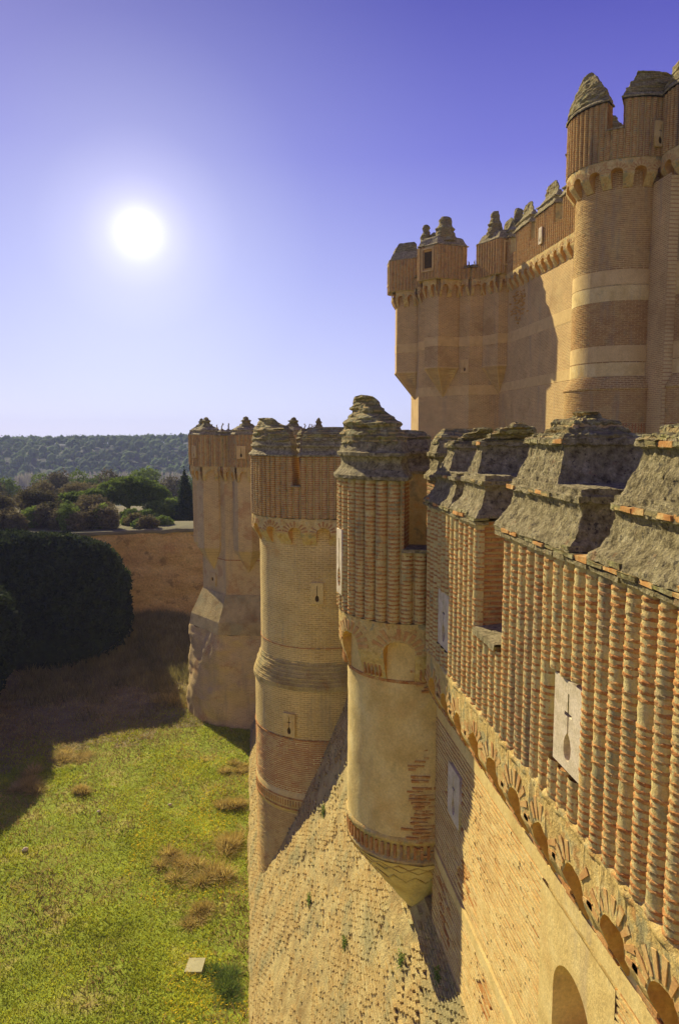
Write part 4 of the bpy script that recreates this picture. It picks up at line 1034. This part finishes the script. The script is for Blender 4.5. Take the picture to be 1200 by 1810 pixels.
# ---- keep round tower
kr = thing('keep_round_tower', 'tall round inner castle tower in upper right with fluted battlements and stucco bands', 'tower')
kc = (17.20, 33.49); rk = 2.09
def keep_round(parent, cx, cy, r, tops, gaps, seg=96, tends=None):
    tw = TOWARD(cx, cy)
    mb = MB(M['keep']); lathe(mb, cx, cy, [(z, r) for z in arange(22.4, 32, .5)], seg); mb.build('shaft', parent, smooth=True)
    mb = MB(M['keep']); lathe(mb, cx, cy, [(z, r+.24) for z in arange(15.9, 22.1, .5)], seg); mb.build('base_drum', parent, smooth=True)
    mb = MB(M['keep']); pr = []
    for k in range(6): z = 22.08+k*.09; rr = r+.30-.05*k; pr += [(z, rr), (z+.06, rr), (z+.062, rr-.02), (z+.089, rr-.02)]
    lathe(mb, cx, cy, [(22.0, r+.22), (22.07, r+.30)]+pr+[(22.64, r)], seg); mb.rough(.008, 3.); mb.build('ledge', parent)
    for z0, z1, m_ in ((26.65, 27.3, 'band'), (25.95, 26.6, 'plaster'), (23.3, 24.0, 'band'), (22.66, 23.25, 'plaster')):
        mb = MB(M[m_]); lathe(mb, cx, cy, [(z0, r), (z0, r+.012), (z1, r+.012), (z1, r)], seg); mb.build('stucco_band', parent)
    for za, zb, sg in ((27.32, 30.7, 190), (24.02, 25.93, 80), (20.6, 22.0, 0)): brick_shell(cx, cy, r if za > 22 else r+.24, za, zb, parent, 'keepface', [sg if parent is kr else 0])
    mb = MB(M['brick'])
    n_ = 110
    for i in range(n_):
        a = 2*math.pi*i/n_
        if math.cos(a-tw) > 0: mb.box(cyl(cx, cy, r+.24), a*(r+.24)-.03, a*(r+.24)+.03, -.02, .03, 20.15, 20.55)
    mb.build('tooth_course', parent, kind='stuff')
    Mr = cyl(cx, cy, r); mb = MB(M['frieze'], M['niche'])
    ce, by, aa, zz, dd_ = frieze(mb, Mr, 0, 2*math.pi*r, 30.75, 31.85, .42, .82, .26, .68); mb.rough(.008, 6.); mb.build('arch_frieze', parent)
    for uc in ce:
        if math.cos(uc/r-tw) > -.1: voussoirs(Mr, [uc], aa, zz, dd_, parent=parent, n=9, ln=.2, wd=.05)
    C_ = [(0,-.05),(.06,-.07),(.1,-.03),(.2,.04),(.3,.08)]
    ring_merlons(cx, cy, r+.36, 31.87, 34.3, 33.1, gaps, .11, parent, .265, prof=C_, top=tops, st=.12, tends=tends)
tk = TOWARD(*kc)
TA = [(.2,.02),(.5,.06),(.8,.12),(1.1,.19),(1.3,.24),(1.5,.30),(1.62,.33)]; TB = [(.2,.02),(.42,.06),(.45,.2),(.75,.28),(.8,.4),(1.0,.5),(1.15,.56)]
def wrap(*g): return [(a % (2*math.pi), a % (2*math.pi)+(b-a)) for a, b in g]
ga = azu(1050, *kc, rk+.4); gb = azu(1078, *kc, rk+.4)
lo_, hi_ = min(ga, gb), max(ga, gb)
keep_round(kr, kc[0], kc[1], rk, [TB, TA, TB], sorted([(lo_, hi_), (R(40), R(62)), (R(140), R(158))]), tends=[(1,1),(4.2,3.0),(1,1)])
a = azu(1139, *kc, rk+.47); plate(cyl(kc[0], kc[1], rk+.47), a*(rk+.47), 32.75, .55, 1.05, .06, .08, kr, 'cross', mat='plaster', back=1)
a = azu(1162, *kc, rk); plate(cyl(kc[0], kc[1], rk), a*rk, 26.3, .45, .9, .05, .05, kr, 'key', mat='plaster', back=1)
# ---- next tower at the right frame edge
kr2 = thing('keep_side_tower', 'part of another inner castle tower cut by the right picture edge beside the round one', 'tower')
k2 = (19.9, 30.3)
keep_round(kr2, k2[0], k2[1], 2.0, [TB, TB, TA], [(R(40), R(62)), (R(130), R(150)), (R(260), R(280))], 72)
# ---- keep corner tower
kt = thing('keep_corner_tower', 'octagonal inner castle corner tower with three pointed bartizans and broken pinnacles', 'tower')
Dc = 59.2; ca = R(17.78); kcx, kcy, RK = Dc*math.sin(ca), Dc*math.cos(ca), 5.8
ang0 = math.atan2(-kcy, -kcx)           # towards the camera
k8 = [(kcx+RK*math.cos(ang0+R(t)), kcy+RK*math.sin(ang0+R(t))) for t in [-100+45*i for i in range(8)]]
# theta grows to the right in the picture
mb = MB(M['keepwall']); loft(mb, [(k8, 15.9), (k8, 20), (k8, 25), (k8, 31)]); mb.build('shaft', kt)
for z0, z1 in ((26.3, 26.95), (22.9, 23.55)):
    mb = MB(M['band']); q = scale_poly(k8, (kcx, kcy), 1.003); loft(mb, [(q, z0), (q, z1)]); mb.build('stucco_band', kt)
for k in (0, 1, 2, 7, 3):
    p0, p1 = k8[k], k8[(k+1) % 8]
    bartizan(kt, p0, p1, 1.5, 2.6, 22.8, 24.8, 29.7, 30.85, 33.1, 'keepwall', bands=((26.3, 26.95),), opening_panel=True, capz=1.05, msc=1.36, ov=.32, spires={0: 'block', 1: ((.10, 1.5, .50), (.36, .8, .45), (.72, 1.75, .85)), 2: ((.2, 1.7, .6), (.8, 1.9, .62)), 3: ((.5, 1.6, .6),), 7: 'block'}[k])
for k in range(8):
    E_ = edge(k8[k], k8[(k+1) % 8])
    wall_parapet(kt, E_, 0, E_.L, 29.75, 30.85, 31.6, 31.4, .3, .12, .28, .85, [(0, .5), (E_.L-.5, E_.L)], capH=.35)
face_plate(kt, k8[1], k8[2], 4.1, 24.9, .65, .95, 'key', .05)

# =================================================================== PLANTS
def leaves(C, n, size, flat_=0.0, jit=1.0, elong=1.6):
    """n leaf faces around given centres C (k,3); returns V,F"""
    P = C[rng.integers(0, len(C), n)] if len(C) != n else C
    d = rng.normal(size=(n,3)); d /= np.linalg.norm(d, axis=1)[:,None]; e = rng.normal(size=(n,3)); e -= (e*d).sum(1)[:,None]*d; e /= np.linalg.norm(e, axis=1)[:,None]
    s = size*rng.uniform(.6, 1.3, n)[:,None]
    V = np.empty((n,3,3)); V[:,0] = P+d*s*elong*.6; V[:,1] = P-d*s*.4*elong+e*s*.5; V[:,2] = P-d*s*.4*elong-e*s*.5
    return V.reshape(-1,3), np.arange(n*3).reshape(-1,3)
def blob_points(c, rad, n, shell=.55, f=.5, amp=.25, seed=0):
    """points in an uneven ellipsoid shell"""
    d = rng.normal(size=(n,3)); d /= np.linalg.norm(d, axis=1)[:,None]
    r = rng.uniform(shell, 1, n)**.7
    k = 1+amp*vn(d*2+np.array(c), 1.4, seed)+amp*.5*vn(d*2+np.array(c), 3.3, seed+2)
    return np.array(c)+d*np.array(rad)*(r*k)[:,None]
def tree(name, label, cat, x, y, z, h, clumps, lm, lsize, nleaf, trunk_r=.25, group=None, bare=False, shell=.45):
    t = thing(name, label, cat, group)
    if y < 110:
        q = 1.05 if 'cypress' in name else .60; h *= q; clumps = [(a*1.0, b, c*q, d, e, f*(q+.12)) for a, b, c, d, e, f in clumps]
    mb = MB(M['bark']); th = h*.5
    tube(mb, (x, y, z-.3), (x+random.uniform(-.2,.2), y, z+th), trunk_r, trunk_r*.6, 8)
    for (cx_, cy_, cz_, rx, ry, rz) in clumps: tube(mb, (x, y, z+th*random.uniform(.6,1.)), (x+cx_, y+cy_, z+cz_), trunk_r*.4, trunk_r*.08)
    mb.build('trunk', t)
    pts = []; vol = sum(c[3]*c[4]*c[5] for c in clumps)**1.
    for i, (cx_, cy_, cz_, rx, ry, rz) in enumerate(clumps):
        n = int(nleaf*(rx*ry*rz)/vol); pts.append(blob_points((x+cx_, y+cy_, z+cz_), (rx, ry, rz), max(40, n), shell, seed=i))
    P = np.concatenate(pts); V, F = leaves(P, len(P), lsize, elong=3. if bare else 1.6)
    fastmesh('crown', V, F, M[lm], t); return t
# hedge: big clipped cypress mass, with a wing towards the camera at the left
hg = thing('clipped_hedge', 'huge dark rounded clipped cypress hedge at left in the moat', 'hedge')
def hedge_shape(cxh, cyh, L_, wd, h, ang, n, size, parent, nm, e=3.2):
    # rounded end stadium, bulging sides
    V = []; 
    s = rng.uniform(-1, 1, n); t = rng.uniform(0, 2*math.pi, n)
    u = s*L_/2; 
    ends = (rng.random(n) < .4)
    # surface of superellipsoid
    d = rng.normal(size=(n,3)); d[:,2] = np.abs(d[:,2])*1.25-.42; d /= np.linalg.norm(d, axis=1)[:,None]
    k = 1/(np.abs(d[:,0])**e+np.abs(d[:,1])**e+np.abs(d[:,2])**e)**(1/e)
    k = k*(1+.045*vn(d*3.2, 1., 1)+.03*vn(d*9, 1., 3)+.02*vn(d*22, 1., 4))*rng.uniform(.93, 1.02, n)*(1+.02*vn(d*5, 1., 7))
    X_, Y_, Z_ = d[:,0]*k*L_/2, d[:,1]*k*wd/2, d[:,2]*k*h*.56+h*.44
    ca_, sa = math.cos(ang), math.sin(ang)
    P = np.stack([cxh+X_*ca_-Y_*sa, cyh+X_*sa+Y_*ca_, Z_], 1)
    V, F = leaves(P, n, size, elong=2.2); fastmesh(nm, V, F, M['hedge'], parent)
    # dense inside
    mb = MB(M['hedge']); rows = []
    for i in range(13):
        ph = -math.pi/2*.6+math.pi/2*1.6*i/12; row = []
        for j in range(40):
            th = 2*math.pi*j/40; dd_ = np.array([math.cos(ph)*math.cos(th), math.cos(ph)*math.sin(th), math.sin(ph)]); kk = .945/((abs(dd_)**e).sum())**(1/e)
            q = dd_*kk; row.append(((cxh+q[0]*L_/2*ca_-q[1]*wd/2*sa, cyh+q[0]*L_/2*sa+q[1]*wd/2*ca_, q[2]*h*.56+h*.44), (0,0)))
        rows.append(row)
    mb.grid(rows, close=True); mb.rough(.25, .8); mb.build('inner_foliage', parent, smooth=True)
    mb = MB(M['bark'])
    for i in range(6): xx = cxh+(i-2.5)*L_/7*ca_; yy = cyh+(i-2.5)*L_/7*sa; tube(mb, (xx, yy, -.3), (xx, yy, h*.5), .3, .15)
    mb.build('trunk', parent)
hedge_shape(-22.0, 67.0, 21.5, 9., 11.3, R(6), 60000, .24, hg, 'foliage')
hg2 = thing('clipped_hedge', 'dark cypress wing of the hedge nearest the left picture edge', 'hedge')
hedge_shape(-23.3, 47.5, 9.5, 25., 11.0, R(-16), 36000, .24, hg2, 'foliage', 2.3)

# grass, reeds and shrubs in the moat
def blades(X_, Y_, h, wdt, lean=.5, zf=floor_z):
    n = len(X_); Z_ = np.array([zf(a, b) for a, b in zip(X_, Y_)])-.02
    a = rng.uniform(0, 2*math.pi, n); hh = h*rng.uniform(.5, 1.3, n); ww = wdt*rng.uniform(.6, 1.3, n)
    lx, ly = rng.normal(size=n)*lean*hh, rng.normal(size=n)*lean*hh
    V = np.empty((n,3,3)); V[:,0] = np.stack([X_-np.cos(a)*ww, Y_-np.sin(a)*ww, Z_], 1); V[:,1] = np.stack([X_+np.cos(a)*ww, Y_+np.sin(a)*ww, Z_], 1); V[:,2] = np.stack([X_+lx, Y_+ly, Z_+hh], 1)
    return V.reshape(-1,3), np.arange(n*3).reshape(-1,3)
def scatter(n, x0, x1, y0, y1, fn):
    X_ = rng.uniform(x0, x1, n); Y_ = y0+(y1-y0)*rng.uniform(0, 1, n)**1.25; P = np.stack([X_, Y_, np.zeros(n)], 1); k = rng.random(n) < fn(P); return X_[k], Y_[k]
patch = lambda P: vn(P, .35, 11)*.6+vn(P, 1.1, 12)*.4
X_, Y_ = scatter(230000, -20, -.1, 20, 64, lambda P: np.clip(.62+patch(P)*1.2, .12, 1)*(1-.93*np.clip((P[:,1]-51-.45*(P[:,0]+3))/6, 0, 1)))
V, F = blades(X_, Y_, .13, .03, .7); g_o = fastmesh('grass', V, F, M['grass'], kind='stuff'); g_o['label'] = 'short green grass in the sunlit moat'
X_, Y_ = scatter(110000, -24, -.1, 20, 72, lambda P: np.clip(.22-patch(P)*1.1+.75*np.clip((P[:,1]-47-.5*(P[:,0]+3))/6, 0, 1)+.5*np.clip((P[:,0]+2.6)/2, 0, 1)*(vn(P, .5, 31) > .0)+.8*np.exp(-((P[:,0]+2.6)/1.9)**2-((P[:,1]-33)/4.5)**2)*(vn(P, 1.1, 33) > -.35), .03, 1))
V, F = blades(X_, Y_, .21, .03, .9); g_o = fastmesh('dry_grass', V, F, M['dry'], kind='stuff'); g_o['label'] = 'dry straw coloured grass patches in the moat'
X_, Y_ = scatter(60000, -19, -3, 50, 76, lambda P: np.clip((P[:,1]-55)/14+vn(P, .5, 15)*.5, 0, 1))
V, F = blades(X_, Y_, .75, .03, .35); g_o = fastmesh('dead_reeds', V, F, M['reed'], kind='stuff'); g_o['label'] = 'dead brown reeds along the shaded far bank'
X_, Y_ = scatter(40000, -6, -.2, 21, 53, lambda P: np.clip((vn(P, .45, 21)-.15)*.5, 0, .35))
V, F = blades(X_, Y_, .05, .03, 1.4); V[:,2] += .10; g_o = fastmesh('yellow_flowers', V, F, M['flower'], kind='stuff'); g_o['label'] = 'tiny yellow flowers scattered in the moat grass'
def shrub(x, y, r, h, lab, n=1100, mt='dryb'):
    cl_ = rng.integers(0, 6, n); ox = rng.normal(size=6)*r*.45; oy = rng.normal(size=6)*r*.5; hk = rng.uniform(.45, 1.0, 6); x = x+ox[cl_]; y_ = y; y = y+oy[cl_]; r = r*.62; h = h*hk[cl_]
    a = rng.uniform(0, 2*math.pi, n); q = r*np.sqrt(rng.random(n)); X_ = x+q*np.cos(a)*.5; Y_ = y+q*np.sin(a)*.5
    Z_ = np.array([floor_z(a_, b_) for a_, b_ in zip(x, y)])
    hh = h*rng.uniform(.4, 1., n); V = np.empty((n,3,3)); ww = .022
    nz_ = rng.normal(size=(2,n))*r*.22; tx, ty = x+q*np.cos(a)*1.2+nz_[0], y+q*np.sin(a)*1.2+nz_[1]
    hz = hh*np.sqrt(np.clip(1.15-(q/r)**2, .1, 1))
    b = rng.uniform(0, 6.28, n)
    V[:,0] = np.stack([X_-np.cos(b)*ww, Y_-np.sin(b)*ww, Z_], 1); V[:,1] = np.stack([X_+np.cos(b)*ww, Y_+np.sin(b)*ww, Z_], 1); V[:,2] = np.stack([tx, ty, Z_+hz], 1)
    o = fastmesh('dry_shrub', V.reshape(-1,3), np.arange(n*3).reshape(-1,3), M[mt]); tag(o, lab, 'shrub')
for args in ((-9.5, 40.6, .65, .7, 'small round dry tuft alone in the green grass'),
             (-1.0, 35.2, 1.1, .9, 'pale dry shrub leaning on the scarp foot, largest of the row'),
             (-2.4, 32.5, 1.2, .7, 'wide brown shrub in the grass in front of the pale one'),
             (-1.3, 38.6, .8, .7, 'pale dry tuft by the scarp behind the large shrub'),
             (-1.1, 43.5, .8, .5, 'farthest brown tuft at the scarp foot'),
             (-2.3, 29.5, .8, .5, 'low rusty shrub nearest the grey slab'),
             (-3.9, 33.4, .9, .5, 'flat brown shrub left of the wide one'),
             (-13.0, 42.0, 1.3, .7, 'straw tussock at the edge of the hedge shadow', 1800),
             (-10.8, 45.6, 1.2, .5, 'low straw tussock lit beside the shadow edge', 1800),
             (-5.6, 55.5, 1.4, .6, 'straw tussock left of the corner tower base', 1800),
             (-1.0, 25.6, .8, .4, 'dark green weed clump at the scarp foot near the slab', 2600, 'bush')): shrub(*args)
# slab and stones
z_ = floor_z(-2.34, 26.5)
mb = MB(M['slab']); mb.box(lambda u, d, z: (-2.34+u*.98+d*.17, 26.5-u*.17+d*.98, z+.05*u), -.33, .33, -.36, .36, z_+.02, z_+.15, j=.02); tag(mb.build('concrete_slab'), 'small grey rectangular concrete slab lying in the grass', 'slab')
for x, y, s, lab in ((-10.9, 34.8, .16, 'pale rounded stone in the left part of the grass'), (-8.2, 38.3, .10, 'tiny pale stone right of the round dry tuft'), (-4.6, 39.2, .12, 'small dark stone in the middle of the grass')):
    mb = MB(M['stone']); rows = [[((x+s*math.cos(p)*math.cos(t), y+s*math.cos(p)*math.sin(t)*.8, floor_z(x, y)+.08+s*.6*math.sin(p)), (0,0)) for t in [2*math.pi*j/12 for j in range(12)]] for p in [math.pi*(i/8-.5) for i in range(9)]]
    mb.grid(rows, close=True); mb.rough(.03, 6.); tag(mb.build('stone', smooth=True), lab, 'stone')
# dry weeds growing on the wall tops
def weed(x, y, z, n, h, lab):
    mb = MB(M['dry'])
    for i in range(n):
        a = random.uniform(0, 6.28); l = h*random.uniform(.5, 1); p = Vector((x+random.uniform(-.05,.05), y+random.uniform(-.1,.1), z-.03)); d = Vector((math.cos(a)*.7, math.sin(a)*.7, .9)).normalized(); r = .004
        for k in range(5):
            q = p+d*l/5; tube(mb, p, q, r, r*.75, 4); p = q; r *= .75; d = (d+Vector((random.uniform(-.25,.25), random.uniform(-.25,.25), -.18))).normalized()
    tag(mb.build('dry_weed'), lab, 'weed')
weed(3.85, 7.2, ZT+.1, 26, .42, 'tangled dry weed in the notch between two lichened caps')
weed(4.3, 12.2, 20.02, 9, .55, 'thin dry stalks growing on a wall cap below the inner tower')
# green tufts on the scarp
for y, z, wl in ((18.3, 6.4, 'small green weed halfway down the sloping masonry left of the turret tip'), (14.9, 8.4, 'green weed just below the turret tip on the sloping masonry'), (13.2, 9.3, 'green weed nearest the wall shadow tip on the sloping masonry'), (22.5, 4.9, 'lowest green weed on the sloping masonry toward the grass'), (25.0, 6.6, 'green weed on the sloping masonry near the round tower')):
    n = 260; P = np.array(TM(y, .03, z))+rng.normal(size=(n,3))*np.array([.03,.09,.10]); V, F = leaves(P, n, .035)
    o = fastmesh('wall_weed', V, F, M['bush']); tag(o, wl, 'weed', 'green weeds on the sloping masonry')

# trees beyond the moat
g = 'trees beyond the earth face'
def tz(x, y): return terrain_z(x, y)
tree('umbrella_pine', 'broad flat-crowned umbrella pine, tallest behind the hedge', 'tree', -15.6, 97, 9.2, 9, [(-1.5,0,6.4,2.6,2.2,1.5),(1.7,0,6.9,2.4,2,1.3),(0,.5,7.8,2.6,2,1.2),(-3.6,0,5.0,2.2,2,1.4),(3.3,0,5.4,1.9,1.8,1.4),(.6,-.5,4.6,2.6,1.8,1.3)], 'pine', .20, 26000, .3)
tree('umbrella_pine', 'lower umbrella pine left of the tallest one', 'tree', -20.5, 95, 9.2, 7, [(-1.2,0,4.8,2.3,2,1.3),(1.3,0,5.4,2,2,1.2),(0,0,3.6,2.4,1.8,1.2)], 'pine', .20, 15000, .25)
tree('round_bush', 'bright green rounded bush tree left of the pointed cypress', 'tree', -10.6, 94, 9.2, 5, [(-.9,0,2.6,1.9,1.5,1.6),(1.0,0,3.2,1.6,1.4,1.5),(0,0,1.4,2.3,1.6,1.4)], 'bush', .17, 14000, .18)
tree('round_bush', 'low bright bush at the foot of the umbrella pine', 'tree', -13.6, 91, 9.2, 3.4, [(-.8,0,1.8,1.5,1.2,1.2),(.9,0,1.6,1.5,1.2,1.2)], 'bush', .16, 9000, .14)
cy_ = [(0,0,.9,1.35,1.3,1.2),(0,0,2.0,1.1,1.1,1.4),(.05,0,3.3,.82,.8,1.5),(0,0,4.6,.52,.5,1.3),(0,0,5.7,.24,.24,.9)]
tree('cypress', 'dark pointed cypress standing right of the bushes', 'tree', -8.1, 92, 9.1, 7, cy_, 'cyp', .15, 15000, .2)
random.seed(11)
def brownkind(i): return ('olive', 'twig', 'twig', 'olive', 'twig')[i % 5]
kinds = [(-35.5, 98, 8.5), (-31.5, 93, 7.2), (-27.6, 99, 8.8), (-24.6, 91, 6.2), (-22.8, 101, 8.0), (-38.5, 90, 6.8), (-18.2, 89, 4.6), (-33.8, 87, 5.6), (-28.6, 86, 5.0)]
labs = ['leafless brown tree at the far left edge row, tall', 'brown twiggy tree in front of the left grove', 'tall olive brown tree in the middle of the left grove', 'low brown thicket tree beside the hedge top', 'tall brown tree just left of the umbrella pines', 'olive tree cut by the left picture edge', 'low reddish twiggy bush in front of the umbrella pine', 'low twiggy tree above the hedge at left', 'low olive bush just above the middle of the hedge']
for i, (x, y, h) in enumerate(kinds):
    cl = [(random.uniform(-1.6,1.6), random.uniform(-1,1), h*random.uniform(.4,.85), random.uniform(1.3,2.2), 1.5, random.uniform(1.2,1.8)) for _ in range(6)]+[(0,0,h*.3,2.4,2,h*.3)]
    k_ = brownkind(i); tree('bare_tree' if k_ == 'twig' else 'olive_tree', labs[i], 'tree', x, y, tz(x, y), h, cl, k_, .16 if k_ != 'twig' else .13, 12000, .2, bare=(k_ == 'twig'), shell=.2)
for i in range(34):
    x = -42+i*.98+random.uniform(-.4,.4); y = random.uniform(78.8, 83.5)
    if x > -9.3: continue
    h = random.uniform(1.6, 2.9)*(1 if x < -14 else .6); k_ = ('twig', 'olive', 'twig', 'bush')[i % 4] if x < -16 else ('twig', 'bush')[i % 2]
    n = 2600; P = blob_points((x, y, tz(x, y)+h*.35), (1.2, 1., h*.65), n, .25, seed=i); V, F = leaves(P, n, .14, elong=2.2)
    tag(fastmesh('thicket_bush', V, F, M[k_]), 'low tangled bush of the thicket along the top of the earth face', 'bush', 'thicket bushes on the brink of the earth face')
# middle ground: pale green trees then bare poplar groves
for i in range(26):
    x = -105+i*3.6+random.uniform(-1,1); y = 165+random.uniform(-12, 14); h = random.uniform(6.5, 9)
    cl = [(random.uniform(-1.6,1.6), random.uniform(-1,1), h*random.uniform(.5,.85), 2.2, 2., 2.) for _ in range(4)]+[(0,0,h*.35,2.6,2,h*.3)]
    tree('valley_tree', 'hazy green tree of the row in the valley behind the near grove', 'tree', x, y, tz(x, y), h, cl, 'pine' if i % 3 else 'olive', .34, 1700, .25, group='green trees in the valley')
def grove(n, x0, x1, y0, y1, h0, h1, nm, lab):
    Vs = []; Fs = []; off_ = 0
    for i in range(n):
        x = random.uniform(x0, x1); y = random.uniform(y0, y1); z = tz(x, y); h = random.uniform(h0, h1)
        k = 90; a = rng.uniform(0, 6.28, k); z0 = h*rng.uniform(.08, .8, k); ln = (h-z0)*rng.uniform(.3, .6, k)+.6; sp_ = ln*.26
        b = np.stack([x+0*a, y+0*a, z+z0], 1); e = np.stack([x+np.cos(a)*sp_, y+np.sin(a)*sp_, z+z0+ln], 1); wv = np.stack([-np.sin(a), np.cos(a), 0*a], 1)*.10
        V = np.empty((k,3,3)); V[:,0] = b-wv; V[:,1] = b+wv; V[:,2] = e; Vs.append(V.reshape(-1,3)); Fs.append(np.arange(k*3).reshape(-1,3)+off_); off_ += k*3
        T = np.array([[x-.16, y, z-1], [x+.16, y, z-1], [x, y, z+h]]); Vs.append(T); Fs.append(np.array([[0,1,2]])+off_); off_ += 3
    o = fastmesh(nm, np.concatenate(Vs), np.concatenate(Fs), M['poplar'], kind='stuff'); o['label'] = lab
grove(420, -75, 60, 385, 420, 11, 13.5, 'poplar_grove', 'near grove of bare grey poplars in the valley')
grove(520, -150, 60, 480, 515, 16, 20, 'poplar_grove', 'far grove of bare grey poplars below the wooded hill')
# wooded hill
n = 5200
xs_ = rng.uniform(-640, 160, n); ys_ = rng.uniform(520, 850, n); zs2 = np.array([tz(a, b) for a, b in zip(xs_, ys_)])
ico = []
for k in range(1):
    ph = [(0,0,1)]+[(math.cos(t)*.8, math.sin(t)*.8, .35) for t in [2*math.pi*j/6 for j in range(6)]]+[(math.cos(t+.5), math.sin(t+.5), -.4) for t in [2*math.pi*j/6 for j in range(6)]]
ph = np.array(ph); fI = [(0,1+j,1+(j+1)%6) for j in range(6)]+[(1+j,7+j,1+(j+1)%6) for j in range(6)]+[(1+(j+1)%6,7+j,7+(j+1)%6) for j in range(6)]
sz = rng.uniform(1.3, 2.2, n)**2*rng.uniform(.8, 1.15, n); V = ph[None]*np.stack([sz, sz, sz*rng.uniform(.8,1.25,n)], 1)[:,None,:]*rng.uniform(.75,1.2,(n,13,1)); V += np.stack([xs_, ys_, zs2+rng.uniform(4, 7.5, n)], 1)[:,None,:]
F = (np.array(fI)[None]+np.arange(n)[:,None,None]*13).reshape(-1,3)
o = fastmesh('pine_forest', V.reshape(-1,3), F, M['forest'], kind='stuff'); o['label'] = 'hazy blue green pine forest covering the far hill'
P = np.stack([xs_, ys_, zs2+6.5], 1)[rng.integers(0, n, 70000)]+rng.normal(size=(70000,3))*np.array([2.2,2.2,1.6]); V, F = leaves(P, 70000, .9)
o = fastmesh('pine_needles', V, F, M['forest'], kind='stuff'); o['label'] = 'needle clumps of the far hill forest'

# =================================================================== HAZE
mh = bpy.data.materials.new('haze'); mh.use_nodes = True; hn = mh.node_tree; hn.nodes.clear()
ho = hn.nodes.new('ShaderNodeOutputMaterial'); hv = hn.nodes.new('ShaderNodeVolumePrincipled'); hn.links.new(hv.outputs[0], ho.inputs['Volume'])
hv.inputs['Color'].default_value = (.62,.72,1,1); hv.inputs['Density'].default_value = .00030; hv.inputs['Anisotropy'].default_value = 0.
mb = MB(mh); mb.box(lambda u, d, z: (u, d, z), -1180, 1220, -1160, 1160, -30.5, 42); hz = mb.build('haze', kind='stuff')
